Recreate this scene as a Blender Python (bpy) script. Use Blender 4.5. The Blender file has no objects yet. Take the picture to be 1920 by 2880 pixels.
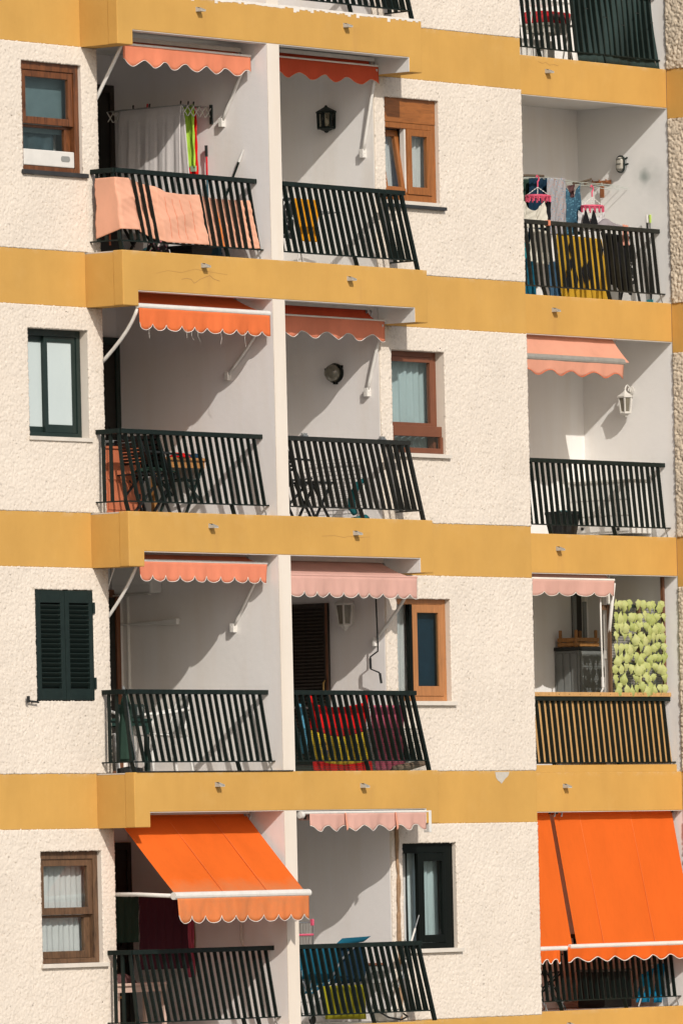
import bpy, math, random
import numpy as np
from mathutils import Vector, Matrix

random.seed(7)
SC = bpy.context.scene
COL = SC.collection

# ------------------------------------------------------------------ camera
PHI = math.radians(52)
FPX, ROLL, HPX = 24244.196, -.02264, 1027.904          # focal length and horizon offset in pixels of a 1920 px wide frame
FD = Vector((math.sin(PHI), math.cos(PHI), 0)); RT = Vector((math.cos(PHI), -math.sin(PHI), 0)); UP = Vector((0, 0, 1))
CAM = Vector((-75.08778, -57.96977, -9.40119))
CR, SR = math.cos(ROLL), math.sin(ROLL)
cd = bpy.data.cameras.new('camera')
cd.sensor_fit = 'HORIZONTAL'; cd.sensor_width = 24.0
cd.lens = FPX / 1920 * 24.0
cd.shift_y = HPX / 1920
cd.clip_start = 1; cd.clip_end = 2000
cam = bpy.data.objects.new('camera', cd); COL.objects.link(cam)
r_, u_ = RT * CR + UP * SR, UP * CR - RT * SR
cam.matrix_world = Matrix(((r_.x, u_.x, -FD.x, CAM.x), (r_.y, u_.y, -FD.y, CAM.y), (r_.z, u_.z, -FD.z, CAM.z), (0, 0, 0, 1)))
SC.camera = cam

# ------------------------------------------------------------------ daylight
SUN_TRAVEL = Vector((.54, 1.0, -.79)).normalized()
W = bpy.data.worlds.new('World'); SC.world = W; W.use_nodes = True
nt = W.node_tree; nt.nodes.clear()
sky = nt.nodes.new('ShaderNodeTexSky'); sky.sky_type = 'NISHITA'; sky.sun_disc = False
sky.sun_elevation = math.asin(-SUN_TRAVEL.z)
sky.sun_rotation = math.atan2(-SUN_TRAVEL.x, -SUN_TRAVEL.y)
sky.air_density = 1.0; sky.dust_density = 2.5; sky.ozone_density = 1.0
bg = nt.nodes.new('ShaderNodeBackground'); bg.inputs['Strength'].default_value = .092
wo = nt.nodes.new('ShaderNodeOutputWorld')
nt.links.new(sky.outputs[0], bg.inputs[0]); nt.links.new(bg.outputs[0], wo.inputs[0])
sd = bpy.data.lights.new('sun', 'SUN'); sd.energy = 3.3; sd.angle = math.radians(.55); sd.color = (1.0, .94, .86)
sun = bpy.data.objects.new('sun', sd); COL.objects.link(sun)
sun.rotation_euler = SUN_TRAVEL.to_track_quat('-Z', 'Y').to_euler()
sun.location = (-30, -60, 40)
SC.view_settings.view_transform = 'Standard'; SC.view_settings.look = 'None'
SC.view_settings.exposure = 0.04; SC.view_settings.gamma = 1.0; SC.view_settings.use_curve_mapping = False
SC.render.engine = 'CYCLES'
SC.cycles.max_bounces = 8; SC.cycles.transparent_max_bounces = 16

# ------------------------------------------------------------------ measuring helpers
def _ray(u, v):
    X = u - 960; Y = v - 1440 - HPX
    x = CR * X + SR * Y; y = -SR * X + CR * Y
    return FD * FPX + RT * x - UP * y
def at(u, v, Y=0.):                      # point of the plane at depth Y (parallel to the facade)
    d = _ray(u, v); return CAM + d * ((Y - CAM.y) / d.y)
def on(u, v, X):                         # point of a wall that runs into the building at X
    d = _ray(u, v); return CAM + d * ((X - CAM.x) / d.x)

# ------------------------------------------------------------------ mesh builder
class MB:
    def __init__(s): s.v = []; s.f = []
    def _add(s, vs, fs):
        n = len(s.v); s.v += [tuple(p) for p in vs]; s.f += [tuple(i + n for i in f) for f in fs]; return s
    def box(s, x0, x1, y0, y1, z0, z1):
        return s._add([(x0, y0, z0), (x1, y0, z0), (x1, y1, z0), (x0, y1, z0), (x0, y0, z1), (x1, y0, z1), (x1, y1, z1), (x0, y1, z1)],
                      [(0, 3, 2, 1), (4, 5, 6, 7), (0, 1, 5, 4), (1, 2, 6, 5), (2, 3, 7, 6), (3, 0, 4, 7)])
    def bar(s, a, b, w, h, side=None):
        a, b = Vector(a), Vector(b); d = (b - a).normalized()
        sv = Vector(side) if side is not None else (Vector((0, 0, 1)).cross(d) if abs(d.z) < .95 else Vector((1, 0, 0)))
        sv = (sv - d * sv.dot(d)).normalized(); uv = d.cross(sv).normalized()
        P = []
        for p in (a, b):
            for i, j in ((-1, -1), (1, -1), (1, 1), (-1, 1)): P.append(p + sv * (i * w / 2) + uv * (j * h / 2))
        return s._add(P, [(3, 2, 1, 0), (4, 5, 6, 7), (0, 1, 5, 4), (1, 2, 6, 5), (2, 3, 7, 6), (3, 0, 4, 7)])
    def tube(s, pts, r, n=8, caps=True):
        pts = [Vector(p) for p in pts]; m = len(pts); rs = r if isinstance(r, (list, tuple)) else [r] * m
        ds = [(pts[min(i + 1, m - 1)] - pts[max(i - 1, 0)]).normalized() for i in range(m)]
        q = Vector((0, 0, 1)) if abs(ds[0].z) < .9 else Vector((1, 0, 0))
        x = (q - ds[0] * q.dot(ds[0])).normalized(); V = []
        for i in range(m):
            x = (x - ds[i] * x.dot(ds[i])).normalized(); y = ds[i].cross(x)
            for k in range(n):
                t = 2 * math.pi * k / n; V.append(pts[i] + (x * math.cos(t) + y * math.sin(t)) * rs[i])
        Fs = [(i * n + k, i * n + (k + 1) % n, (i + 1) * n + (k + 1) % n, (i + 1) * n + k) for i in range(m - 1) for k in range(n)]
        if caps: Fs += [tuple(range(n - 1, -1, -1)), tuple(range((m - 1) * n, m * n))]
        return s._add(V, Fs)
    def lathe(s, prof, c, n=16, axis=(0, 0, 1), caps=True):
        a = Vector(axis).normalized(); q = Vector((1, 0, 0)) if abs(a.x) < .9 else Vector((0, 0, 1))
        x = (q - a * q.dot(a)).normalized(); y = a.cross(x); c = Vector(c); V = []
        for r, h in prof:
            for k in range(n):
                t = 2 * math.pi * (k + .5) / n; V.append(c + a * h + (x * math.cos(t) + y * math.sin(t)) * r)
        m = len(prof)
        Fs = [(i * n + k, i * n + (k + 1) % n, (i + 1) * n + (k + 1) % n, (i + 1) * n + k) for i in range(m - 1) for k in range(n)]
        if caps: Fs += [tuple(range(n - 1, -1, -1)), tuple(range((m - 1) * n, m * n))]
        return s._add(V, Fs)
    def prism(s, poly, ext):
        n = len(poly); e = Vector(ext); P = [Vector(p) for p in poly]
        return s._add(P + [p + e for p in P], [tuple(range(n - 1, -1, -1)), tuple(range(n, 2 * n))] + [(i, (i + 1) % n, (i + 1) % n + n, i + n) for i in range(n)])
    def grid(s, fn, nu, nv):
        V = [fn(i / nu, j / nv) for j in range(nv + 1) for i in range(nu + 1)]
        return s._add(V, [(j * (nu + 1) + i, j * (nu + 1) + i + 1, (j + 1) * (nu + 1) + i + 1, (j + 1) * (nu + 1) + i) for j in range(nv) for i in range(nu)])
    def frame(s, x0, x1, z0, z1, l, r, t, b, y0, y1):      # four butted members
        if l: s.box(x0, x0 + l, y0, y1, z0, z1)
        if r: s.box(x1 - r, x1, y0, y1, z0, z1)
        if t: s.box(x0 + l, x1 - r, y0, y1, z1 - t, z1)
        if b: s.box(x0 + l, x1 - r, y0, y1, z0, z0 + b)
        return s
    def mesh(s, name):
        me = bpy.data.meshes.new(name); me.from_pydata(s.v, [], s.f); me.update(); return me

def link(name, me, mat, parent=None, label=None, cat=None, group=None, kind=None, smooth=False, bevel=0, solid=0, loc=None):
    o = bpy.data.objects.new(name, me); COL.objects.link(o)
    if mat and not me.materials: me.materials.append(mat)
    if parent is not None:
        o.parent = parent; o.matrix_parent_inverse = Matrix.Translation(-BASE.get(parent.name, Vector()))
    if loc is not None: o.location = loc
    for k, x in (('label', label), ('category', cat), ('group', group), ('kind', kind)):
        if x: o[k] = x
    if smooth: me.polygons.foreach_set('use_smooth', [True] * len(me.polygons))
    if bevel:
        m = o.modifiers.new('edge', 'BEVEL'); m.width = bevel; m.segments = 2; m.limit_method = 'ANGLE'
    if solid:
        m = o.modifiers.new('thick', 'SOLIDIFY'); m.thickness = solid; m.offset = 0
    return o
def obj(name, mb, mat, parent=None, **k): return link(name, mb.mesh(name), mat, parent, **k)
BASE = {}
def thing(name, label, cat, loc, group=None, parent=None, kind=None):
    o = bpy.data.objects.new(name, None); COL.objects.link(o); o.empty_display_size = .1
    loc = Vector(loc)
    if parent is not None:
        o.parent = parent; o.matrix_parent_inverse = Matrix.Translation(-BASE.get(parent.name, Vector()))
    o.location = loc; BASE[o.name] = loc
    for k, x in (('label', label), ('category', cat), ('group', group), ('kind', kind)):
        if x: o[k] = x
    return o

# ------------------------------------------------------------------ materials
def lin(r, g, b):
    f = lambda c: (c / 255 / 12.92) if c / 255 <= .04045 else ((c / 255 + .055) / 1.055) ** 2.4
    return (f(r), f(g), f(b))
class NT:
    def __init__(s, name):
        s.m = bpy.data.materials.new(name); s.m.use_nodes = True; s.t = s.m.node_tree; s.n = s.t.nodes
        s.b = s.n['Principled BSDF']; s.out = s.n['Material Output']
        s.tc = s.n.new('ShaderNodeTexCoord')
    def L(s, a, b): s.t.links.new(a, b)
    def noise(s, scale, detail=4, rough=.55, stretch=(1, 1, 1), dist=0):
        mp = s.n.new('ShaderNodeMapping'); mp.inputs['Scale'].default_value = stretch; s.L(s.tc.outputs['Object'], mp.inputs[0])
        nz = s.n.new('ShaderNodeTexNoise'); nz.inputs['Scale'].default_value = scale; nz.inputs['Detail'].default_value = detail
        nz.inputs['Roughness'].default_value = rough; nz.inputs['Distortion'].default_value = dist
        s.L(mp.outputs[0], nz.inputs['Vector']); return nz.outputs['Fac']
    def ramp(s, fac, stops):
        r = s.n.new('ShaderNodeValToRGB'); e = r.color_ramp.elements
        while len(e) < len(stops): e.new(.5)
        for i, (p, c) in enumerate(stops):
            e[i].position = p; e[i].color = (*(c if isinstance(c, tuple) else (c, c, c)), 1)
        s.L(fac, r.inputs[0]); return r.outputs[0]
    def mix(s, fac, a, b, mode='MIX'):
        m = s.n.new('ShaderNodeMix'); m.data_type = 'RGBA'; m.blend_type = mode
        for inp, x in ((m.inputs[0], fac), (m.inputs[6], a), (m.inputs[7], b)):
            if hasattr(x, 'is_output'): s.L(x, inp)
            elif isinstance(x, tuple): inp.default_value = (*x, 1)
            else: inp.default_value = x
        return m.outputs[2]
    def math(s, op, a, b=0.):
        m = s.n.new('ShaderNodeMath'); m.operation = op
        for i, x in enumerate((a, b)):
            if hasattr(x, 'is_output'): s.L(x, m.inputs[i])
            else: m.inputs[i].default_value = x
        return m.outputs[0]
    def color(s, c):
        if hasattr(c, 'is_output'): s.L(c, s.b.inputs['Base Color'])
        else: s.b.inputs['Base Color'].default_value = (*c, 1)
        return s
    def bump(s, h, strength=.3, dist=.01):
        b = s.n.new('ShaderNodeBump'); b.inputs['Strength'].default_value = strength; b.inputs['Distance'].default_value = dist
        s.L(h, b.inputs['Height']); s.L(b.outputs[0], s.b.inputs['Normal']); return s
    def rough(s, r): s.b.inputs['Roughness'].default_value = r; return s
def dark(c, k): return tuple(x * k for x in c)
def simple(name, c, rough=.6, var=.12, scale=6, bump=0, bscale=60, metal=0, spec=.4, stretch=(1, 1, 1)):
    t = NT(name)
    t.color(t.ramp(t.noise(scale, 5, .6, stretch), [(.25, dark(c, 1 - var)), (.75, tuple(min(1, x * (1 + var)) for x in c))]))
    t.rough(rough); t.b.inputs['Metallic'].default_value = metal; t.b.inputs['Specular IOR Level'].default_value = spec
    if bump: t.bump(t.noise(bscale, 3), bump, .006)
    return t.m
def plaster(name, c, var=.05, streak=.06, bumps=.25):
    t = NT(name)
    a = t.ramp(t.noise(1.3, 6, .6), [(.3, dark(c, 1 - var)), (.7, c)])
    st = t.ramp(t.noise(3.0, 5, .6, (1, 1, .12)), [(.45, (1, 1, 1)), (.75, dark((1, .97, .93), 1 - streak))])
    a = t.mix(1.0, a, st, 'MULTIPLY')
    sp = t.ramp(t.noise(9, 6, .7), [(.66, (0, 0, 0)), (.74, (1, 1, 1))])
    a = t.mix(t.math('MULTIPLY', sp, .12), a, dark(c, .6))
    t.color(a).rough(.85); t.b.inputs['Specular IOR Level'].default_value = .2
    t.bump(t.math('ADD', t.noise(14, 5), t.math('MULTIPLY', t.noise(120, 2), .35)), bumps, .008)
    return t.m
def render_coat(name, c):
    t = NT(name)
    a = t.ramp(t.noise(1.1, 6, .65), [(.3, dark(c, .90)), (.7, c)])
    pit = t.ramp(t.noise(34, 4, .6, (1, 1, 1.4), .8), [(.30, (1, 1, 1)), (.39, (0, 0, 0))])
    a = t.mix(t.math('MULTIPLY', pit, .72), a, tuple(x * k for x, k in zip(c, (.55, .47, .36))))
    gr = t.ramp(t.noise(2.2, 6, .65, (1, 1, .35)), [(.58, (0, 0, 0)), (.75, (1, 1, 1))])
    a = t.mix(t.math('MULTIPLY', gr, .10), a, dark(c, .6))
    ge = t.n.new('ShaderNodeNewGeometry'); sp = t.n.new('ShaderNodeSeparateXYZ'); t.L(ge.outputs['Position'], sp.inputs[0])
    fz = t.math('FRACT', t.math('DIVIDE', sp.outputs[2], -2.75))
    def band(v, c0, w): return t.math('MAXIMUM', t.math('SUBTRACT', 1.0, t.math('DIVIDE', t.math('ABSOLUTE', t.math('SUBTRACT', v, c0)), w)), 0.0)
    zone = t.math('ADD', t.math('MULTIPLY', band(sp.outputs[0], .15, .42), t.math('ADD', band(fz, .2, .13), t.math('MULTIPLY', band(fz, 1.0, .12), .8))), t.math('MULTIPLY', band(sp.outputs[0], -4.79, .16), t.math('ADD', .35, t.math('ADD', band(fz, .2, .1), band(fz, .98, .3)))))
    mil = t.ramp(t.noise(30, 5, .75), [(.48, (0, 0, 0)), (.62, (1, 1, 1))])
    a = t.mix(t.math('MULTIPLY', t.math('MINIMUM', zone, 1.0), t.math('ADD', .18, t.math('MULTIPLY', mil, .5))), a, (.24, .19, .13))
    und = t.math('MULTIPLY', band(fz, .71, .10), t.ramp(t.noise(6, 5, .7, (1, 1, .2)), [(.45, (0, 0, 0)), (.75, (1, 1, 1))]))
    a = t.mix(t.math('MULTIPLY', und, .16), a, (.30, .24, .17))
    t.color(a).rough(.92); t.b.inputs['Specular IOR Level'].default_value = .15
    t.bump(t.noise(60, 3, .6), .25, .008)
    return t.m
def fabric(name, c, fade=.1, transl=.25, seams=0., dirt=None, bump=.15, edge=None):
    t = NT(name)
    a = t.ramp(t.noise(2.2, 5, .6, (1, 1, .5)), [(.3, dark(c, 1 - fade)), (.7, tuple(min(1, x * (1 + fade)) for x in c))])
    a = t.mix(t.math('MULTIPLY', t.ramp(t.noise(26, 3, .6, (1, 1, .2)), [(.5, (0, 0, 0)), (.8, (1, 1, 1))]), .18), a, dark(c, .78))
    if dirt: a = t.mix(t.math('MULTIPLY', t.ramp(t.noise(3.5, 6, .7), [(.45, (0, 0, 0)), (.7, (1, 1, 1))]), .35), a, dirt)
    if edge:                              # weathered, dusty strip of cloth near the front bar
        ge = t.n.new('ShaderNodeNewGeometry'); sp = t.n.new('ShaderNodeSeparateXYZ'); t.L(ge.outputs['Position'], sp.inputs[0])
        w_ = t.math('DIVIDE', t.math('SUBTRACT', edge[1], sp.outputs[2]), edge[1] - edge[0])
        w_ = t.math('ADD', w_, t.math('MULTIPLY', t.math('SUBTRACT', t.noise(5, 5, .7), .5), 1.1))
        a = t.mix(t.math('MULTIPLY', t.ramp(w_, [(.1, (0, 0, 0)), (.9, (1, 1, 1))]), .75), a, edge[2])
    t.color(a).rough(.9); t.b.inputs['Specular IOR Level'].default_value = .1
    if bump: t.bump(t.math('ADD', t.noise(18, 4), t.noise(240, 1)), bump, .006)
    if transl:
        tr = t.n.new('ShaderNodeBsdfTranslucent'); t.L(a, tr.inputs[0])
        mx = t.n.new('ShaderNodeMixShader'); mx.inputs[0].default_value = transl
        t.L(t.b.outputs[0], mx.inputs[1]); t.L(tr.outputs[0], mx.inputs[2]); t.L(mx.outputs[0], t.out.inputs[0])
    return t.m
def wood(name, c, k=.55, scale=9, rough=.5, horiz=False):
    t = NT(name)
    st = (.12, 1, 1) if horiz else (1, 1, .12)
    g = t.noise(scale * 4, 5, .65, st, 1.2)
    a = t.ramp(g, [(.32, dark(c, k)), (.55, c), (.75, tuple(min(1, x * 1.25) for x in c))])
    t.color(a).rough(rough); t.bump(g, .2, .004); return t.m
def glass(name, tint=(.95, .97, .97), rough=.02, coat=1.0):
    t = NT(name); t.n.remove(t.b)
    lw = t.n.new('ShaderNodeLayerWeight'); lw.inputs[0].default_value = .5
    fac = t.math('ADD', t.math('MULTIPLY', t.math('POWER', lw.outputs['Facing'], 4.0), .8), .035)
    tr = t.n.new('ShaderNodeBsdfTransparent'); tr.inputs[0].default_value = (*tint, 1)
    gl = t.n.new('ShaderNodeBsdfGlossy'); gl.inputs['Roughness'].default_value = rough
    mx = t.n.new('ShaderNodeMixShader')
    t.L(t.math('MULTIPLY', fac, coat), mx.inputs[0]); t.L(tr.outputs[0], mx.inputs[1]); t.L(gl.outputs[0], mx.inputs[2]); t.L(mx.outputs[0], t.out.inputs[0])
    return t.m

def yellow_paint():
    c = (.56, .320, .084); t = NT('yellow paint')
    a = t.ramp(t.noise(1.1, 6, .6), [(.3, dark(c, .9)), (.72, tuple(x * 1.05 for x in c))])
    st = t.ramp(t.noise(2.4, 6, .65, (1, 1, .16)), [(.42, (1, 1, 1)), (.85, (.93, .91, .88))])
    a = t.mix(1.0, a, st, 'MULTIPLY')
    fade = t.ramp(t.noise(2.4, 6, .7), [(.55, (0, 0, 0)), (.8, (1, 1, 1))])
    a = t.mix(t.math('MULTIPLY', fade, .22), a, (.60, .39, .15))
    ge = t.n.new('ShaderNodeNewGeometry'); sp = t.n.new('ShaderNodeSeparateXYZ'); t.L(ge.outputs['Position'], sp.inputs[0])
    fz = t.math('FRACT', t.math('DIVIDE', sp.outputs[2], -2.75))
    def band(v, c0, w): return t.math('MAXIMUM', t.math('SUBTRACT', 1.0, t.math('DIVIDE', t.math('ABSOLUTE', t.math('SUBTRACT', v, c0)), w)), 0.0)
    drip = t.math('ADD', t.math('ADD', band(sp.outputs[0], -3.60, .11), band(sp.outputs[0], -.98, .11)), band(sp.outputs[0], 4.80, .13))
    drip = t.math('MULTIPLY', t.math('MULTIPLY', drip, t.math('GREATER_THAN', fz, .055)), t.ramp(t.noise(9, 5, .7, (1, 1, .12)), [(.38, (0, 0, 0)), (.7, (1, 1, 1))]))
    a = t.mix(t.math('MULTIPLY', drip, .38), a, (.38, .20, .07))
    topd = t.math('MULTIPLY', band(fz, .0, .02), t.ramp(t.noise(5, 6, .7), [(.5, (0, 0, 0)), (.75, (1, 1, 1))]))
    a = t.mix(t.math('MULTIPLY', topd, .5), a, (.62, .50, .34))
    fl = t.ramp(t.noise(55, 2, .5), [(.74, (0, 0, 0)), (.79, (1, 1, 1))])
    a = t.mix(t.math('MULTIPLY', fl, .35), a, dark(c, .5))
    t.color(a).rough(.8); t.b.inputs['Specular IOR Level'].default_value = .2
    t.bump(t.math('ADD', t.noise(10, 6, .65, (1, 1, .7)), t.math('MULTIPLY', t.noise(90, 2), .3)), .28, .01)
    return t.m

M = {}
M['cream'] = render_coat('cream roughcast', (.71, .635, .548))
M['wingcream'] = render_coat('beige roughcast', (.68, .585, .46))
M['smooth'] = plaster('cream smooth render', (.71, .645, .565))
M['white'] = plaster('white plaster', (.80, .775, .765), .04, .05)
M['white2'] = plaster('off white plaster', (.80, .785, .765), .05, .06)
M['warm'] = plaster('warm white plaster', (.79, .765, .74), .04, .05)
M['yellow'] = yellow_paint()
M['floor'] = simple('balcony tiles', (.52, .49, .45), .7)
M['slabwhite'] = plaster('ceiling paint', (.72, .71, .68))
M['rail'] = simple('black green railing paint', (.007, .013, .011), .5, .35, 14, .25, 90, spec=.2)
M['railrust'] = simple('worn black railing paint', (.014, .015, .012), .55, .5, 18, .35, 90, spec=.35)
M['railbrown'] = simple('brown primer edge', (.10, .06, .045), .6)
M['aw_fade'] = fabric('faded orange canvas', (.80, .275, .155), .1, .22)
M['aw_coral'] = fabric('coral canvas', (.78, .27, .16), .1, .22)
M['aw_orange'] = fabric('orange canvas', (.80, .20, .065), .1, .25)
M['aw_red'] = fabric('red orange canvas', (.62, .10, .045), .1, .22)
M['aw_vivid'] = fabric('vivid orange canvas', (.82, .155, .022), .05, .28, bump=.06)
M['aw_vivid_worn'] = fabric('vivid orange canvas with dusty edge', (.82, .155, .022), .06, .28, bump=.06, edge=(-9.56, -9.36, (.62, .24, .10)))
M['aw_dusty'] = fabric('dusty orange canvas', (.78, .25, .085), .12, .25, dirt=(.42, .24, .13))
M['aw_pink'] = fabric('sun bleached pink canvas', (.71, .425, .355), .06, .22)
M['aw_salmon'] = fabric('salmon canvas', (.74, .36, .25), .08, .22)
M['trim'] = simple('white piping', (.72, .68, .62), .8)
M['trimor'] = simple('orange piping', (.75, .17, .06), .8)
M['whitemetal'] = simple('white painted metal', (.66, .64, .60), .4, .08, 9)
M['cassette'] = simple('cassette cream metal', (.55, .53, .48), .45)
M['greymetal'] = simple('grey anodised bar', (.33, .33, .31), .4, .15, 10, metal=.3)
M['steel'] = simple('galvanised steel', (.42, .43, .43), .35, .2, 20, metal=.8)
M['black'] = simple('black plastic', (.012, .013, .013), .45)
M['brown1'] = wood('varnished brown wood', (.16, .055, .018), .35, 6, .4)
M['brown1h'] = wood('varnished brown wood rail', (.19, .065, .02), .35, 6, .4, True)
M['brown2'] = wood('honey brown window foil', (.30, .105, .025), .7, 7, .4)
M['brown2h'] = wood('honey brown window foil rail', (.30, .105, .025), .7, 7, .4, True)
M['brown3'] = simple('brown lacquered aluminium', (.17, .06, .03), .4, .1)
M['brown4'] = wood('light brown window foil', (.40, .17, .06), .8, 6, .45)
M['brown5'] = wood('weathered brown wood', (.13, .07, .035), .35, 8, .6)
M['brown5h'] = wood('weathered brown wood rail', (.13, .07, .035), .35, 8, .6, True)
M['greenal'] = simple('dark green aluminium', (.012, .024, .021), .4, .15)
M['shutter'] = simple('dark green shutter paint', (.010, .019, .017), .5, .2, 10, spec=.25)
M['blackal'] = simple('black aluminium', (.004, .006, .005), .5, .15, spec=.12)
M['glass'] = glass('window glass')
M['glassdark'] = glass('tinted window glass', (.75, .82, .84), .03, 1.0)
M['frost'] = simple('frosted pane', (.50, .57, .57), .25, .03, 2, spec=.5)
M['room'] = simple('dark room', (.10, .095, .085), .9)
M['curtain'] = fabric('white net curtain', (.72, .73, .72), .05, .35)
M['curtainblue'] = fabric('pale blue curtain', (.50, .61, .62), .1, .3)
M['blindteal'] = simple('grey teal blind', (.10, .15, .16), .6, .1)  # sky reflection of one upper pane, put into a colour
M['blinddark'] = simple('dark teal cloth', (.03, .055, .065), .7, .3)
M['bluedeep'] = simple('deep blue blind', (.015, .045, .07), .6, .2)
M['slate'] = simple('black slate sill', (.03, .032, .034), .6, .3)
M['stone'] = simple('pale stone sill', (.62, .57, .50), .7, .08)
M['doordark'] = simple('dark door', (.016, .015, .012), .4, .3)
M['doorbrown'] = wood('brown door frame', (.16, .06, .025), .5, 6, .5)
M['doorwood'] = wood('dark brown louvre wood', (.028, .018, .011), .5, 6, .55)

def finish_extra():
    pass

# ================================================================== THE BUILDING
H = 2.75                                     # storey height; band r has its top at Z = -H*r
XLD, XLI, XDL, XDR, XCI, XCW, XCR, XCE = -5.043, -4.788, -2.515, -2.305, -.008, 0.0, .2214, 2.706
YB, YR, YBACK, YRB, XRR = -.514, 1.156, 1.67, 2.47, 7.126
GROUND = -17.3
g = bpy.data.meshes.new('ground')
gb = MB(); gb.box(-900, 900, -900, 900, GROUND - .3, GROUND)
obj('ground', gb, simple('pale paving', (.32, .305, .28), .9, .15, .8), kind='structure')
bld = thing('apartment_building', 'cream roughcast apartment block with ochre yellow bands and recessed balconies', 'building', (0, 0, GROUND))
def part(name, mb, mat, label=None, **k): return obj(name, mb, mat, bld, label=label, **k)

def rough_panel(name, mat, a0, a1, z0, z1, plane, axis='Y', holes=(), cell=.0112, amp=.0068, seed=0, parent=None, label=None):
    """roughcast skin: a dense sheet with pebbly relief, open at the holes, its edges turned back"""
    rng = np.random.default_rng(seed)
    def lines(p, q, cuts):
        ks = sorted({p, q, *[c for c in cuts if p < c < q]}); out = []
        for s, e in zip(ks[:-1], ks[1:]):
            n = max(1, int(round((e - s) / cell))); out += list(np.linspace(s, e, n + 1)[:-1])
        return np.array(out + [q])
    A = lines(a0, a1, [c for h in holes for c in h[:2]]); Z = lines(z0, z1, [c for h in holes for c in h[2:]])
    na, nz = len(A), len(Z)
    f = rng.random((nz, na))
    f = .5 * f + .25 * (np.roll(f, 1, 0) + np.roll(f, 1, 1))
    c = rng.random((nz // 3 + 3, na // 3 + 3))
    yi, xi = np.linspace(0, nz / 3, nz), np.linspace(0, na / 3, na)
    y0, x0 = yi.astype(int), xi.astype(int); fy, fx = (yi - y0)[:, None], (xi - x0)[None]
    g2 = (c[y0][:, x0] * (1 - fy) * (1 - fx) + c[y0 + 1][:, x0] * fy * (1 - fx) + c[y0][:, x0 + 1] * (1 - fy) * fx + c[y0 + 1][:, x0 + 1] * fy * fx)
    d = np.clip(.93 * f + .07 * g2, .2, .62); d = .004 + amp * (d - .2) / .42
    AA = np.tile(A, (nz, 1)) + rng.normal(0, .0025, (nz, na)); ZZ = np.tile(Z[:, None], (1, na)) + rng.normal(0, .0035, (nz, na))
    ids = np.arange(nz * na).reshape(nz, na)
    q = np.stack([ids[:-1, :-1], ids[:-1, 1:], ids[1:, 1:], ids[1:, :-1]], -1)
    keep = np.ones((nz - 1, na - 1), bool)
    ca, cz = (A[:-1] + A[1:]) / 2, (Z[:-1] + Z[1:]) / 2
    for h in holes: keep &= ~((ca[None] > h[0]) & (ca[None] < h[1]) & (cz[:, None] > h[2]) & (cz[:, None] < h[3]))
    Q = q[keep]
    # turned-back edges
    cnt = {}
    for e in np.concatenate([Q[:, [0, 1]], Q[:, [1, 2]], Q[:, [2, 3]], Q[:, [3, 0]]]).tolist():
        k = (min(e), max(e)); cnt[k] = None if k in cnt else tuple(e)
    be = [e for e in cnt.values() if e]
    P = np.stack([AA.ravel(), -d.ravel(), ZZ.ravel()], 1)
    bv = sorted({v for e in be for v in e}); mp = {v: len(P) + i for i, v in enumerate(bv)}
    back = P[bv].copy(); back[:, 1] = .004
    P = np.concatenate([P, back])
    side = [(e[1], e[0], mp[e[0]], mp[e[1]]) for e in be]
    Q = np.concatenate([Q, np.array(side)]) if side else Q
    if axis == 'Y': P[:, 1] += plane
    else: P = np.stack([plane + P[:, 1], P[:, 0], P[:, 2]], 1)
    me = bpy.data.meshes.new(name)
    me.vertices.add(len(P)); me.vertices.foreach_set('co', P.ravel())
    me.loops.add(Q.size); me.loops.foreach_set('vertex_index', Q.ravel().astype(np.int32))
    me.polygons.add(len(Q)); me.polygons.foreach_set('loop_start', np.arange(0, Q.size, 4, dtype=np.int32))
    me.polygons.foreach_set('loop_total', np.full(len(Q), 4, np.int32)); me.update(); me.validate()
    return link(name, me, mat, parent or bld, label=label)

def wall_core(name, mat, x0, x1, y0, y1, z0, z1, hole=None):
    b = MB()
    if hole is None: b.box(x0, x1, y0, y1, z0, z1)
    else:
        h0, h1, k0, k1 = hole
        b.box(x0, h0, y0, y1, z0, z1); b.box(h1, x1, y0, y1, z0, z1); b.box(h0, h1, y0, y1, z0, k0); b.box(h0, h1, y0, y1, k1, z1)
    return part(name, b, mat)

WL = {}                                       # window openings (x0, x1, z0, z1) measured on the facade plane
def opening(tl, br):
    a, b = at(*tl), at(*br); return (a.x, b.x, b.z, a.z)
OPEN_L = {0: opening((57, 167), (233, 500)), 1: opening((75.5, 920), (252, 1240)), 2: opening((96, 1657), (266, 1973)), 3: opening((112, 2396), (291, 2719))}
OPEN_C = {0: opening((1078, 269), (1237, 586)), 1: opening((1098, 982), (1254, 1290)), 2: opening((1113, 1683), (1270, 1985)), 3: opening((1129, 2373), (1287, 2678))}

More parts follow.
